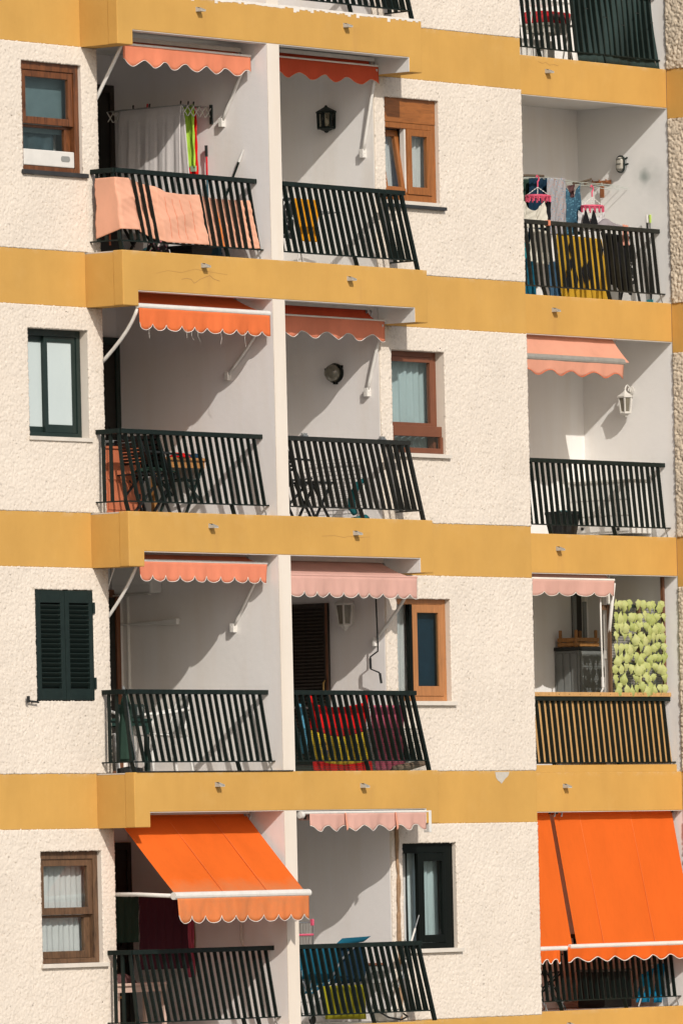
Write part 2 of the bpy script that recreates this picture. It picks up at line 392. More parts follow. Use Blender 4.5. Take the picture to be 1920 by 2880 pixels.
for r in range(-2, 6):                        # ---- bands, beams and slabs
    zt, zb = -H * r, -H * r - .581
    b = MB(); b.box(-11, XLD, -.006, .25, zb, zt); part('yellow_band', b, M['yellow'], bevel=.006)
    b = MB(); b.box(XCR, XCE, -.006, .25, zb, zt); part('yellow_band', b, M['yellow'], bevel=.006)
    beam = thing('balcony_beam', None, None, (-2.4, YB, zb), parent=bld)
    P = [(XLD, YB, zt), (XCR, YB, zt), (XCR, YB, zb), (XCI, YB, zb), (XCI, YB, zt - .42), (XLI, YB, zt - .42), (XLI, YB, zb), (XLD, YB, zb)]
    b = MB(); b.prism(P[::-1], (0, .13, 0)); obj('beam_face', b, M['yellow'], beam, bevel=.008)
    b = MB(); b.box(XLD, XLI, YB + .13, .0, zb, zt - .02); obj('beam_end', b, M['yellow'], beam)
    b = MB(); b.box(XCI, XCR, YB + .13, .0, zb, zt - .02); obj('beam_end', b, M['yellow'], beam)
    b = MB(); b.box(XLI, XCI, YB + .13, YBACK, zt - .385, zt - .018); obj('slab', b, M['slabwhite'], beam)
    b = MB(); b.box(XCI - .006, XCI - .0005, YB + .004, .0, zb + .004, zt - .386); b.box(XLI + .001, XCI - .007, YB + .006, YB + .13, zt - .425, zt - .4205)
    obj('beam_lining', b, M['slabwhite'], beam)
    b = MB(); b.box(XLD + .02, XCR - .02, YB + .02, YBACK, zt - .017, zt - .004); obj('floor_tiles', b, M['floor'], beam)
    beam = thing('balcony_beam', None, None, (5, YR, zt - .454), parent=bld)
    b = MB(); b.box(XCE, XRR - .003, YR, YR + .12, zt - .454, zt); obj('beam_face', b, M['yellow'], beam, bevel=.008)
    b = MB(); b.box(XCE, XRR - .003, YR + .12, YRB, zt - .39, zt - .018); obj('slab', b, M['slabwhite'], beam)
    b = MB(); b.box(XCE, XRR - .003, YR + .006, YR + .12, zt - .459, zt - .4545); obj('beam_lining', b, M['slabwhite'], beam)
    b = MB(); b.box(XCE, XRR - .003, YR + .12, YRB, zt - .017, zt - .004); obj('floor_tiles', b, M['floor'], beam)
    b = MB(); b.box(XRR - .008, XRR + .25, -1.6, YR - .001, zb, zt); part('yellow_band', b, M['yellow'], bevel=.006)

def spout(p, label=None):
    s = thing('drain_spout', label, None, p, parent=bld); x, y, z = p
    b = MB()
    b.box(x - .03, x + .03, y - .08, y, z - .025, z - .019)
    for xx in (x - .035, x + .03): b.prism([(xx, y, z - .025), (xx, y - .08, z - .025), (xx, y - .08, z - .004), (xx, y, z + .025)], (.005, 0, 0))
    obj('spout_channel', b, M['spout'], s)
    b = MB(); b.box(x - .03, x + .03, y - .0035, y - .002, z - .018, z + .024); obj('spout_hole', b, M['black'], s)
M['spout'] = simple('pale zinc', (.46, .45, .41), .5, .2, 20)
for u, v in ((556, 22), (571, 743), (592, 1476), (610, 2204)): spout(at(u, v + 3, YB))
for u, v in ((970, 67), (981, 780), (998, 1496), (1018, 2207)): spout(at(u, v + 3, YB))
for u, v in ((1537, 196), (1556, 868), (1568, 1540), (1587, 2208), (1599, 2880)): spout(at(u, v + 3, YR))

def blotched():  # plaster with a soft dark grey-green patch around one point
    t = NT('stained plaster'); c = (.75, .745, .725); p = on(1812, 495, XRR); a = t.ramp(t.noise(1.3, 6, .6), [(.3, dark(c, .95)), (.7, c)])
    def blob(y, z, r, k):
        ge = t.n.new('ShaderNodeNewGeometry'); d = t.n.new('ShaderNodeVectorMath'); d.operation = 'DISTANCE'; d.inputs[1].default_value = (XRR, y, z); t.L(ge.outputs['Position'], d.inputs[0])
        w_ = t.math('ADD', t.math('DIVIDE', d.outputs['Value'], r), t.math('MULTIPLY', t.math('SUBTRACT', t.noise(7, 3), .5), .9))
        return t.math('MULTIPLY', t.ramp(w_, [(.05, (1, 1, 1)), (1.0, (0, 0, 0))]), k)
    a = t.mix(blob(p.y, p.z, .10, .75), a, (.18, .22, .20)); a = t.mix(blob(p.y - .05, p.z + .01, .26, .35), a, (.30, .33, .31)); a = t.mix(blob(p.y - .22, p.z - .16, .30, .22), a, (.40, .41, .40))
    t.color(a).rough(.85); t.bump(t.noise(14, 5), .2, .008); return t.m
M['stained'] = blotched()
for s in range(-2, 6):                        # ---- storeys
    zc, zf = -H * s - .581, -H * (s + 1)
    if s == 5: zf = GROUND
    zt = -H * s - .386
    hl, hc = OPEN_L.get(s), OPEN_C.get(s)
    wall_core('facade_wall', M['smooth'], -11, XLI, 0, .25, zf, zc, hl)
    wall_core('facade_wall', M['smooth'], 0, XCE, 0, .25, zf, zc, hc)
    if -2 < s < 5:
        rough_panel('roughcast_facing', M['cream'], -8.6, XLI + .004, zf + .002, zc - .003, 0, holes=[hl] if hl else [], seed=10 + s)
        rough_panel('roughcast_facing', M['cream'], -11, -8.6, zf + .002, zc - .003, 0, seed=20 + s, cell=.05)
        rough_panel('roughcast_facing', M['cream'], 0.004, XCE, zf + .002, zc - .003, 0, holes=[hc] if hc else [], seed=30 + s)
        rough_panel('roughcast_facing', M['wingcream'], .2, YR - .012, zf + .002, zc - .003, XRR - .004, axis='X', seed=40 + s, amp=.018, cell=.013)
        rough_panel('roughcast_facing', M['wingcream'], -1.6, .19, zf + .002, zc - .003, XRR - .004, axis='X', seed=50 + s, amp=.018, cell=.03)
    b = MB(); b.box(XRR, XRR + .25, -1.6, YR - .002, zf, zc); part('wing_wall', b, M['wingcream'])
    b = MB(); b.box(XRR, XRR + .25, YR, YRB, zf, zf + H); part('side_wall', b, M['white2'] if s else M['stained'])
    b = MB(); b.box(-.0, .2, .25, YBACK, zf, zt); part('side_wall', b, M['white'])
    b = MB(); b.box(-.005, -.0005, .012, YBACK, zf, zt); part('wall_plaster', b, M['white'] if s != 0 else M['white2'])
    b = MB(); b.box(XDL, XDR, YB + .012, YBACK, zf, zt)
    part('dividing_wall', b, M['white'] if s != 2 else M['warm'])
    b = MB(); b.box(XDL + .001, XDR - .001, YB + .004, YB + .011, zf, zt - .035); part('wall_end', b, M['smooth'])
    b = MB(); b.box(XLI - .004, XDL, YBACK, YBACK + .2, zf, zt); part('back_wall', b, M['white2'])
    b = MB(); b.box(XDL, .2, YBACK + .001, YBACK + .2, zf, zt); part('back_wall', b, M['white2'])
    b = MB(); b.box(XLI - .25, XLI - .002, .25, YBACK, zf, zt); part('side_wall', b, M['white2'])
    b = MB(); b.box(XCE, XRR + .25, YRB, YRB + .2, zf, zt); part('back_wall', b, M['white2'])
    b = MB(); b.box(XCE - .25, XCE, .25, YRB, zf, zt); part('side_wall', b, M['white2'])
b = MB(); b.box(-11, 7.4, YRB + .21, 9, GROUND, H * 2); part('rear_block', b, M['smooth'])
b = MB(); b.box(-11, XLI - .3, 1.3, YRB + .2, GROUND, H * 2); part('rear_block', b, M['smooth'])
b = MB(); b.box(XRR + .251, 12, -1.6, 9, GROUND, H * 2); part('rear_block', b, M['wingcream'])
b = MB(); b.box(-11, XCR, YB, YRB + .2, H * 2 + .002, H * 2 + .9); part('roof_parapet', b, M['yellow'])
# white render edge along the topmost beam, dark joint on the lowest one, cracks and chipped paint
def edge_strip(r, x0, x1, y, zo, h, mat, name='ragged_edge', seed=1):
    rng = random.Random(seed); b = MB(); n = int((x1 - x0) / .05)
    for i in range(n):
        xa, xb = x0 + (x1 - x0) * i / n, x0 + (x1 - x0) * (i + 1) / n
        hh = h * rng.uniform(.25, 1.0) * (2.2 if rng.random() < .08 else 1)
        b.box(xa, xb, y - .003, y + .02, -H * r + zo - hh, -H * r + zo + .006)
    part(name, b, mat)
edge_strip(0, -3.9, XCR - .01, YB, 0, .03, M['trim'], seed=3)
b = MB(); b.bar((-5.0, YB - .004, -H * 3 + .006), (XDR - .05, YB - .004, -H * 3 + .006), .012, .012); part('joint_strip', b, M['black'])
def crack(pts, Y, w=.006):
    b = MB()
    for p, q in zip(pts[:-1], pts[1:]):
        a, c = at(*p, Y), at(*q, Y); b.bar(a, c, w, .0015, side=(c - a).cross(Vector((0, 1, 0))))
    part('crack', b, M['crack'])
M['crack'] = simple('crack shade', (.36, .20, .07), .9)
crack([(511, 785), (524, 782), (538, 785), (546, 796), (553, 792), (562, 785), (577, 779), (590, 774), (601, 784), (618, 790)], YB - .001, .0045)
crack([(440, 768), (472, 760), (510, 766), (548, 756), (590, 764), (640, 772)], YB - .001, .002)
crack([(905, 1508), (940, 1506), (968, 1512), (980, 1508), (1010, 1512), (1040, 1510)], YB - .001, .0025)
crack([(1513, 172), (1525, 177), (1534, 174), (1545, 182), (1556, 180), (1570, 184)], YR - .001, .0035)
a = [at(u, v, -.0095) for u, v in ((1392, 2172), (1432, 2171), (1430, 2180), (1426, 2186), (1421, 2190), (1416, 2197), (1410, 2205), (1405, 2199), (1400, 2196), (1395, 2188))]
b = MB(); b.prism(a[::-1], (0, .003, 0)); part('chipped_patch', b, simple('bare white chip', (.50, .46, .40), .9, .1, 30), label='chipped white patch on the yellow band')

# ---- windows
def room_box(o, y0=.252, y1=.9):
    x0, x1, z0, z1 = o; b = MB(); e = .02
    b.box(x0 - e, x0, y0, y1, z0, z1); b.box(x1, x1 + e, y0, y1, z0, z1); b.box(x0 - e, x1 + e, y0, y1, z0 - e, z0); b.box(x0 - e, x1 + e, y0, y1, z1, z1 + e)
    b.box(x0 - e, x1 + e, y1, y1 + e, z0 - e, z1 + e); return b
def curtain(x0, x1, z0, z1, y, n, amp=.02):
    b = MB(); b.grid(lambda a, c: (x0 + (x1 - x0) * a, y + amp * math.sin(a * n * 2 * math.pi + .6 * math.sin(a * 9)) * (.7 + .3 * c) + .006 * math.sin(a * 31 + c * 3), z1 + (z0 - z1) * c), int(n * 10), 6)
    return b
def pane(x0, x1, z0, z1, y): b = MB(); b.box(x0, x1, y, y + .004, z0, z1); return b
def window(o, label):
    w = thing('window', label, None, ((o[0] + o[1]) / 2, 0, o[2]), parent=bld)
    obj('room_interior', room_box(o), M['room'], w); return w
def sash_window(o, label, wv, wh, rec, sill):
    x0, x1, z0, z1 = o; w = window(o, label); xr = x1 - .002; H_ = z1 - z0; zm = z0 + H_ * .47
    b = MB(); b.frame(x0, xr, z0 + .045, z1, .06, .075, .085, .05, rec, rec + .12); obj('window_frame', b, wv, w, bevel=.004)
    xa, xb = x0 + .062, xr - .077
    b = MB(); b.frame(xa, xb, zm - .02, z1 - .087, .07, .075, .07, .075, rec + .015, rec + .06); obj('sash', b, wv, w, bevel=.004)
    obj('pane', pane(xa + .07, xb - .075, zm + .055, z1 - .157, rec + .03), M['glass'], w)
    b = MB(); b.frame(xa, xb, z0 + .097, zm - .022, .06, .09, .03, .075, rec + .062, rec + .105); obj('sash', b, wv, w, bevel=.004)
    obj('pane', pane(xa + .06, xb - .09, z0 + .172, zm - .052, rec + .08), M['glass'], w)
    b = MB(); b.box(x0 - .03, x1 + .05, -.045, rec + .1, z0 - .002, z0 + .043); obj('window_sill', b, sill, w, bevel=.004)
    return w, xa, xb, zm, rec
w, xa, xb, zm, rec = sash_window(OPEN_L[0], 'brown wooden sash window with a white duct panel in its bottom', M['brown1'], M['brown1h'], .035, M['slate'])
x1_, z0, z1 = OPEN_L[0][1:]
b = MB(); b.box(xa - .0, xb - .01, rec + .0, rec + .055, z0 + .10, z0 + .27); b2 = obj('duct_panel', b, M['whitemetal'], w, bevel=.01)
b = MB(); b.prism([(xb - .09 + .075 * math.cos(t) - .07, rec - .003, z0 + .19 + .05 * max(-.6, min(.6, math.sin(t)))) for t in [k * math.pi / 8 for k in range(16)]][::-1], (0, .002, 0)); obj('duct_hole', b, M['greymetal'], w)
b = MB(); b.box(xa, xb + .06, rec + .15, rec + .155, zm - .1, z1 - .1); obj('blind', b, M['blindteal'], w)  # added sheet whose teal imitates sky reflected in the upper glass
obj('curtain', curtain(xa, xa + .70, z0 + .2, zm, rec + .17, 3, .012), M['blinddark'], w, smooth=True)
obj('curtain', curtain(xa + .6, x1_ - .02, z0 + .15, z1 - .1, rec + .30, 3, .015), M['curtain'], w, smooth=True)
w, xa, xb, zm, rec = sash_window(OPEN_L[3], 'weathered brown sash window with white net curtains', M['brown5'], M['brown5h'], .05, M['stone'])
z0, z1 = OPEN_L[3][2:]
obj('curtain', curtain(xa + .02, xb + .0, zm, z1 - .1, rec + .15, 9, .014), M['curtain'], w, smooth=True)
obj('curtain', curtain(xa + .0, xb + .04, z0 + .1, zm + .04, rec + .16, 10, .012), M['curtain'], w, smooth=True)
# green slider with frosted panes
o = OPEN_L[1]; x0, x1, z0, z1 = o; w = window(o, 'dark green sliding window with frosted panes'); xr = x1 - .002
b = MB(); b.frame(x0, xr, z0 + .03, z1, .05, .065, .07, .05, .10, .2); obj('window_frame', b, M['greenal'], w, bevel=.004)
xm = x0 + (xr - x0) * .44
for k, (p, q, y) in enumerate(((x0 + .052, xm + .03, .145), (xm - .03, xr - .067, .112))):
    b = MB(); b.frame(p, q, z0 + .082, z1 - .072, .055, .06, .06, .085 if k else .06, y, y + .03); obj('sash', b, M['greenal'], w, bevel=.003)
    obj('pane', pane(p + .055, q - .06, z0 + .14, z1 - .132, y + .012), M['frost'], w)
b = MB(); b.box(x0 - .02, x1 + .03, -.03, .1, z0 - .012, z0 + .028); obj('window_sill', b, M['stone'], w)
# louvred shutters
o = OPEN_L[2]; x0, x1, z0, z1 = o; w = window(o, 'closed dark green louvred shutters')
xm = (x0 + x1) / 2; y0 = -.015
bb = MB(); bb.box(x0 + .03, x1 - .03, y0 + .05, y0 + .06, z0 + .03, z1 - .03); obj('backing', bb, M['blackal'], w)  # added dark board, keeps light from showing through the louvre gaps
lb = MB(); hw = (x1 - x0) / 4 - .075; lb.bar((-hw, 0, 0), (hw, 0, 0), .012, .062, side=(0, 1, .95)); lv = lb.mesh('louvre')
lv.materials.append(M['shutter'])
for p, q in ((x0 + .01, xm - .004), (xm + .004, x1 - .012)):
    b = MB(); b.frame(p, q, z0 + .012, z1 - .01, .068, .068, .13, .12, y0, y0 + .042); leaf = obj('shutter_leaf', b, M['shutter'], w, bevel=.004)
n = 17
for p, q in ((x0 + .01, xm - .004), (xm + .004, x1 - .012)):
    for k in range(n):
        z = z0 + .15 + (z1 - z0 - .31) * (k + .5) / n
        link('louvre', lv, None, w, loc=((p + q) / 2, y0 + .024, z))
for z in (z0 + .19, z1 - .19):
    b = MB(); b.box(x1 - .02, x1 + .012, y0 - .012, y0 + .01, z - .06, z + .06); obj('hinge', b, M['shutter'], w)
a = at(75, 1969, -.03); b = MB(); b.tube([(a.x, -.05, a.z), (a.x, -.05, a.z - .01), (a.x + .17, -.05, a.z - .025)], .011, 6); b.tube([(a.x + .1, -.05, a.z - .02), (a.x + .1, .0, a.z - .02)], .01, 6); b.box(a.x - .012, a.x + .012, -.065, -.04, a.z - .03, a.z + .04)
obj('shutter_stay', b, M['black'], w)
# right-hand windows
o = OPEN_C[0]; x0, x1, z0, z1 = o; w = window(o, 'honey brown window with shutter box and one sash tilted open'); xr = x1 - .002
b = MB(); b.box(x0, xr, .04, .2, z1 - .27, z1 - .0); obj('shutter_box', b, M['brown2h'], w, bevel=.005)
zt = z1 - .272
b = MB(); b.frame(x0, xr, z0 + .06, zt, .06, .085, .06, .075, .045, .13); obj('window_frame', b, M['brown2'], w, bevel=.005)
xm = x0 + (xr - x0) * .47
b = MB(); b.frame(xm, xr - .088, z0 + .138, zt - .063, .075, .08, .075, .085, .03, .09); obj('sash', b, M['brown2'], w, bevel=.006)
obj('pane', pane(xm + .075, xr - .168, z0 + .223, zt - .138, .05), M['glass'], w)
b = MB(); b.frame(x0 + .062, xm - .01, 0, zt - z0 - .2, .07, .07, .07, .08, .0, .055)
sa = obj('sash', b, M['brown2'], w, bevel=.005, label='sash tilted inwards at its top')
sa.matrix_parent_inverse = Matrix.Translation(-BASE[w.name]); sa.location = (0, .05, z0 + .138); sa.rotation_euler = (math.radians(-9), 0, 0)
b = MB(); b.box(x0 + .132, xm - .08, .02, .024, .08, zt - z0 - .27); sp = obj('pane', b, M['glass'], w); sp.location = sa.location; sp.rotation_euler = sa.rotation_euler
b = MB(); b.box(xm - .028, xm - .003, .06, .12, z0 + .14, zt - .06); obj('mullion', b, M['whitemetal'], w)
obj('curtain', curtain(xm + .06, xr - .03, z0 + .1, zt, .17, 5, .018), M['curtain'], w, smooth=True)
obj('curtain', curtain(x0 + .02, xm + .10, z0 + .1, zt, .26, 6, .02), M['curtain'], w, smooth=True)
b = MB(); b.box(x0 - .06, x1 + .055, -.06, .1, z0 - .025, z0 + .012); obj('window_sill', b, M['slate'], w, bevel=.004)
b = MB(); b.box(x0, xr, .0, .045, z0 + .013, z0 + .058); obj('sill_upstand', b, M['stone'], w)

o = OPEN_C[1]; x0, x1, z0, z1 = o; w = window(o, 'reddish brown window with pale blue curtain and opened hopper pane'); xr = x1 - .002
zs = z0 + (z1 - z0) * .30
b = MB(); b.frame(x0, xr, z0 + .05, z1, .05, .07, .06, .05, .115, .2); obj('window_frame', b, M['brown3'], w, bevel=.004)
b = MB(); b.frame(x0 + .052, xr - .072, zs + .0, z1 - .062, .05, .055, .055, .04, .10, .15); obj('sash', b, M['brown3'], w, bevel=.004)
obj('pane', pane(x0 + .102, xr - .127, zs + .04, z1 - .117, .12), M['glass'], w)
b = MB(); b.box(x0 + .01, xr - .004, .045, .099, zs - .115, zs + .0); obj('transom', b, M['brown3'], w, bevel=.004)
b = MB(); b.frame(x0 + .01, xr - .003, z0 + .052, zs - .117, .06, .045, .0, .06, .03, .075); obj('sash', b, M['brown3'], w, bevel=.004, label='hopper sash pushed outwards')
obj('pane', pane(x0 + .07, xr - .05, z0 + .112, zs - .117, .05), M['glass'], w)
obj('curtain', curtain(x0 + .06, xr - .01, z0 + .06, z1 - .07, .24, 7, .025), M['curtainblue'], w, smooth=True)
b = MB(); b.box(x0 - .05, x1 + .05, -.05, .115, z0 + .0, z0 + .045); obj('window_sill', b, M['stone'], w, bevel=.004)

o = OPEN_C[2]; x0, x1, z0, z1 = o; w = window(o, 'light brown sliding window with deep blue blind'); xr = x1 - .002
b = MB(); b.frame(x0, xr, z0 + .05, z1, .05, .065, .06, .055, .06, .16); obj('window_frame', b, M['brown4'], w, bevel=.004)
xm = x0 + (xr - x0) * .40
b = MB(); b.frame(xm - .03, xr - .067, z0 + .107, z1 - .062, .085, .075, .09, .11, .05, .095); obj('sash', b, M['brown4'], w, bevel=.005)
obj('pane', pane(xm + .055, xr - .142, z0 + .217, z1 - .152, .07), M['glassdark'], w)
b = MB(); b.box(xm + .0, xr - .02, .14, .144, z0 + .15, z1 - .1); obj('blind', b, M['bluedeep'], w)
b = MB(); b.box(xm - .075, xm - .032, .056, .11, z0 + .107, z1 - .062); obj('mullion', b, M['blackal'], w)
obj('pane', pane(x0 + .052, xm - .077, z0 + .107, z1 - .062, .12), M['glass'], w)
obj('curtain', curtain(x0 + .05, xm + .06, z0 + .1, z1 - .06, .17, 2, .012), M['curtain'], w, smooth=True)
b = MB(); b.box(x0 - .05, x1 + .05, -.05, .06, z0 + .0, z0 + .048); obj('window_sill', b, M['stone'], w, bevel=.004)

o = OPEN_C[3]; x0, x1, z0, z1 = o; w = window(o, 'black framed window with one leaf opened in front of grey curtains'); xr = x1 - .002
b = MB(); b.frame(x0, xr, z0 + .05, z1, .04, .15, .11, .06, .045, .15); obj('window_frame', b, M['blackal'], w, bevel=.004)
xm = x0 + (xr - x0) * .34
b = MB(); b.frame(xm, xr - .152, z0 + .112, z1 - .112, .11, .05, .09, .085, .035, .085); obj('sash', b, M['blackal'], w, bevel=.005)
obj('pane', pane(xm + .11, xr - .202, z0 + .197, z1 - .202, .055), M['glass'], w)
obj('curtain', curtain(xm + .02, xr - .04, z0 + .1, z1 - .1, .2, 5, .018), M['curtainblue'], w, smooth=True)
obj('curtain', curtain(x0 + .03, xm + .04, z0 + .1, z1 - .1, .24, 2, .02), M['curtain'], w, smooth=True)
obj('curtain', curtain(xm + .05, xm + .16, z0 + .1, z1 - .1, .28, 1.5, .02), M['room'], w, smooth=True)
b = MB(); b.box(x0 - .05, x1 + .06, -.05, .045, z0 + .0, z0 + .046); obj('window_sill', b, M['stone'], w, bevel=.004)

# ---- balcony doors (back walls on the left, side wall on the middle column)
def back_door(s, mat, frame_mat, gap, label, top=2.03):
    zf = -H * (s + 1); d = thing('balcony_door', label, None, (-3.4, YBACK, zf), parent=bld); x1 = XDL - gap
    b = MB(); b.frame(x1 - 1.9, x1, zf, zf + top, .07, .07, .08, .06, YBACK - .05, YBACK - .001); obj('door_frame', b, frame_mat, d, bevel=.004)
    b = MB(); b.box(x1 - 1.83, x1 - .072, YBACK - .03, YBACK - .012, zf + .06, zf + top - .08); obj('door_leaf', b, mat, d)
    b = MB(); b.box(x1 - .2, x1 - .17, YBACK - .055, YBACK - .031, zf + .9, zf + 1.05); obj('door_handle', b, M['black'], d)
back_door(0, M['doordark'], M['doorwood'], .005, 'dark brown balcony door behind the grey towel')
back_door(1, M['doordark'], M['greenal'], .005, 'dark green balcony door behind the wooden table')
back_door(2, M['doordark'], M['doorbrown'], .10, 'balcony door with brown frame beside the white plastic chairs')
back_door(3, M['doordark'], M['doordark'], .005, 'black balcony door behind the vivid orange awning')
zf = -H * 3; p = on(927, 1696, -.0); q = on(822, 1700, 0)
d = thing('balcony_door', 'open dark louvred shutter door beside the white hexagonal wall lantern', None, (-.03, p.y, zf), parent=bld)
ya, yb, zt = p.y, p.y + .78, p.z
b = MB(); b.box(-.05, -.012, ya, ya + .055, zf, zt); b.box(-.05, -.012, yb - .06, yb, zf, zt); b.box(-.05, -.012, ya + .055, yb - .06, zt - .05, zt); b.box(-.05, -.012, ya + .055, yb - .06, zf, zf + .1); b.box(-.016, -.008, ya + .055, yb - .06, zf + .1, zt - .05)
obj('door_frame', b, M['doorwood'], d, bevel=.003)
b = MB(); b.box(-.056, -.0505, ya + .002, ya + .03, zf, zt); obj('door_edge', b, M['doorbrown'], d)
lb = MB(); lb.bar((0, -.3325 + 0, 0), (0, .3325, 0), .012, .05, side=(1, 0, .9)); lvd = lb.mesh('louvre'); lvd.materials.append(M['doorwood'])
n = 44
for k in range(n): link('louvre', lvd, None, d, loc=(-.034, (ya + .055 + yb - .06) / 2, zf + .12 + (zt - zf - .2) * (k + .5) / n))
b = MB(); b.tube([(-.06, ya + .045, zf + 1.03), (-.085, ya + .05, zf + 1.0), (-.085, ya + .05, zf + .9)], .01, 6); obj('door_handle', b, simple('brass', (.5, .33, .12), .3, metal=.9), d)
dd = thing('balcony_door', 'dark balcony door behind the grey cabinet', None, (6.4, YRB, -H * 3), parent=bld)
x = at(1631, 1790, YRB - .02).x
b = MB(); b.box(x - .14, x + .0, YRB - .05, YRB - .002, -H * 3 + .02, -H * 3 + 2.25); obj('door_leaf', b, M['doordark'], dd)
b = MB(); b.box(x + .002, x + .07, YRB - .045, YRB - .002, -H * 3 + .02, -H * 3 + 2.25); obj('door_frame', b, M['cassette'], dd)
# brown stained strip on the bare wall corner of the lowest middle balcony
a, c = at(1107, 2320, 0), at(1107, 2640, 0); b = MB()
rr = random.Random(4); b.tube([(a.x + .02 + rr.uniform(-.01, .01), -.028, a.z + (c.z - .95 - a.z) * k / 24) for k in range(25)], [.018 + rr.uniform(-.006, .01) for k in range(25)], 6)
part('rusty_pipe', b, simple('rusty brown pipe', (.30, .19, .11), .9, .3, 20))

# ================================================================== RAILINGS
_bal = {}
def baluster_mesh(dx, dy, h, mat, dep):
    k = (round(dx, 3), round(dy, 3), round(h, 3), mat.name, dep)
    if k not in _bal:
        b = MB(); b.bar((dx, dy, 0), (0, 0, h), .016, dep, side=(1, 0, 0)); me = b.mesh('baluster'); me.materials.append(mat); _bal[k] = me
    return _bal[k]
def railing(side, s, label, mat, feet=()):
    zf = -H * (s + 1); zt, zb = zf + .855, zf + .112; h = zt - zb - .02
    base = {'L': (-3.7, -.39, zf), 'C': (-1, -.39, zf), 'R': (5, 1.25, zf)}[side]
    r = thing('railing', label, 'railing', base, 'black balcony railings')
    yt, yb = (-.31, -.39) if side != 'R' else (1.32, 1.255)
    tr, br = MB(), MB(); rng = random.Random(s * 7 + ord(side))
    def bals(lst):
        for (xt, y_t, dx, dy) in lst:
            link('baluster', baluster_mesh(dx, dy, h, mat, {'L': .039, 'C': .047, 'R': .042}[side]), None, r, loc=(xt + rng.uniform(-.003, .003), y_t, zb + .0))
    if side == 'L':
        tr.bar((-4.93, -.33, zt), (XDL - .004, yt, zt), .05, .05); tr.bar((-4.915, .0, zt), (-4.93, -.335, zt), .05, .05)
        br.bar((-4.94, yb, zb), (XDL - .002, yb, zb), .03, .014); br.bar((-4.95, .0, zb), (-4.94, yb, zb), .03, .014)
        xs = [-4.82 + .1088 * k for k in range(21)]
        bals([(x, yt, .10 - .035 * k / 20, yb - yt) for k, x in enumerate(xs)])
        bals([(-4.928, yt, .0, yb - yt), (-4.925, -.2, -.015, -.02), (-4.918, -.09, -.02, -.02)])
        ft = [(-3.15, yb)] + [(-4.93, yb)] + list(feet)
    elif side == 'C':
        tr.bar((XDR + .003, yt, zt), (.10, yt, zt), .05, .05); tr.bar((.045, yt + .03, zt), (.06, .0, zt), .045, .05)
        br.bar((XDR + .003, yb, zb), (.19, yb, zb), .03, .014); br.bar((.184, yb, zb), (.231, .0, zb), .03, .014)
        xs = [-2.245 + .1088 * k for k in range(21)]
        bals([(x, yt, .085 + .06 * k / 20, yb - yt) for k, x in enumerate(xs)])
        bals([(.045, -.24, .13, -.055), (.05, -.16, .14, -.03), (.055, -.07, .155, -.02)])
        b = MB(); b.bar((.205, -.40, zf - .0), (.045, yt - .004, zt - .024), .03, .045); obj('post', b, mat, r)
        ft = [(-.91, yb)] + list(feet)
    else:
        tr.bar((XCE + .01, yt, zt), (XRR - .006, yt, zt), .05, .05); br.bar((XCE + .01, yb, zb), (XRR - .002, yb, zb), .03, .014)
        xs = [7.0 - .1085 * k for k in range(30)]
        bals([(x, yt, .012, yb - yt) for x in xs])
        ft = [(4.74, yb), (6.0, yb)] + list(feet)
    obj('top_rail', tr, mat, r, bevel=.004); obj('bottom_rail', br, mat, r)
    for x, y in ft:
        b = MB(); b.bar((x, y, zb), (x + .035, y - .01, zf - .01), .05, .014, side=(0, 1, 0)); obj('foot', b, mat, r)
    if side in 'LR':
        x = XDL if side == 'L' else XRR; b = MB(); b.bar((x - .09, yb, zb - .008), (x - .002, yb + .03, zb - .10), .012, .012); obj('wall_strut', b, M['steel'], r)
    return r
railing('L', 0, 'black railing with orange cloth woven through its balusters', M['rail'])
railing('L', 1, 'black railing in front of the wooden table and folding chairs', M['rail'])
railing('L', 2, 'black railing in front of the white plastic chairs', M['rail'])
railing('L', 3, 'black railing below the fully extended orange awning with white bar', M['rail'], [(-2.9, -.39)])
railing('C', -1, 'black railing cut off by the top edge above the middle beam', M['rail'])
railing('C', 0, 'black railing below the black wall lantern with a yellow cloth behind it', M['rail'])
railing('C', 1, 'worn black railing below the round bulkhead lamp', M['railrust'])
railing('C', 2, 'black railing in front of the red and yellow flag', M['rail'])
railing('C', 3, 'black railing in front of the blue and yellow beach gear', M['rail'])
railing('R', -1, 'black railing half covered by a dark green mat', M['rail'])
railing('R', 0, 'black railing with yellow blanket and laundry behind it', M['railrust'])
railing('R', 1, 'black railing in front of a white cabinet and black bucket', M['rail'])
railing('R', 2, 'black railing backed with tan boards below the leaf trellis', M['rail'])
railing('R', 3, 'black railing partly hidden under the long vivid orange awnings', M['rail'])

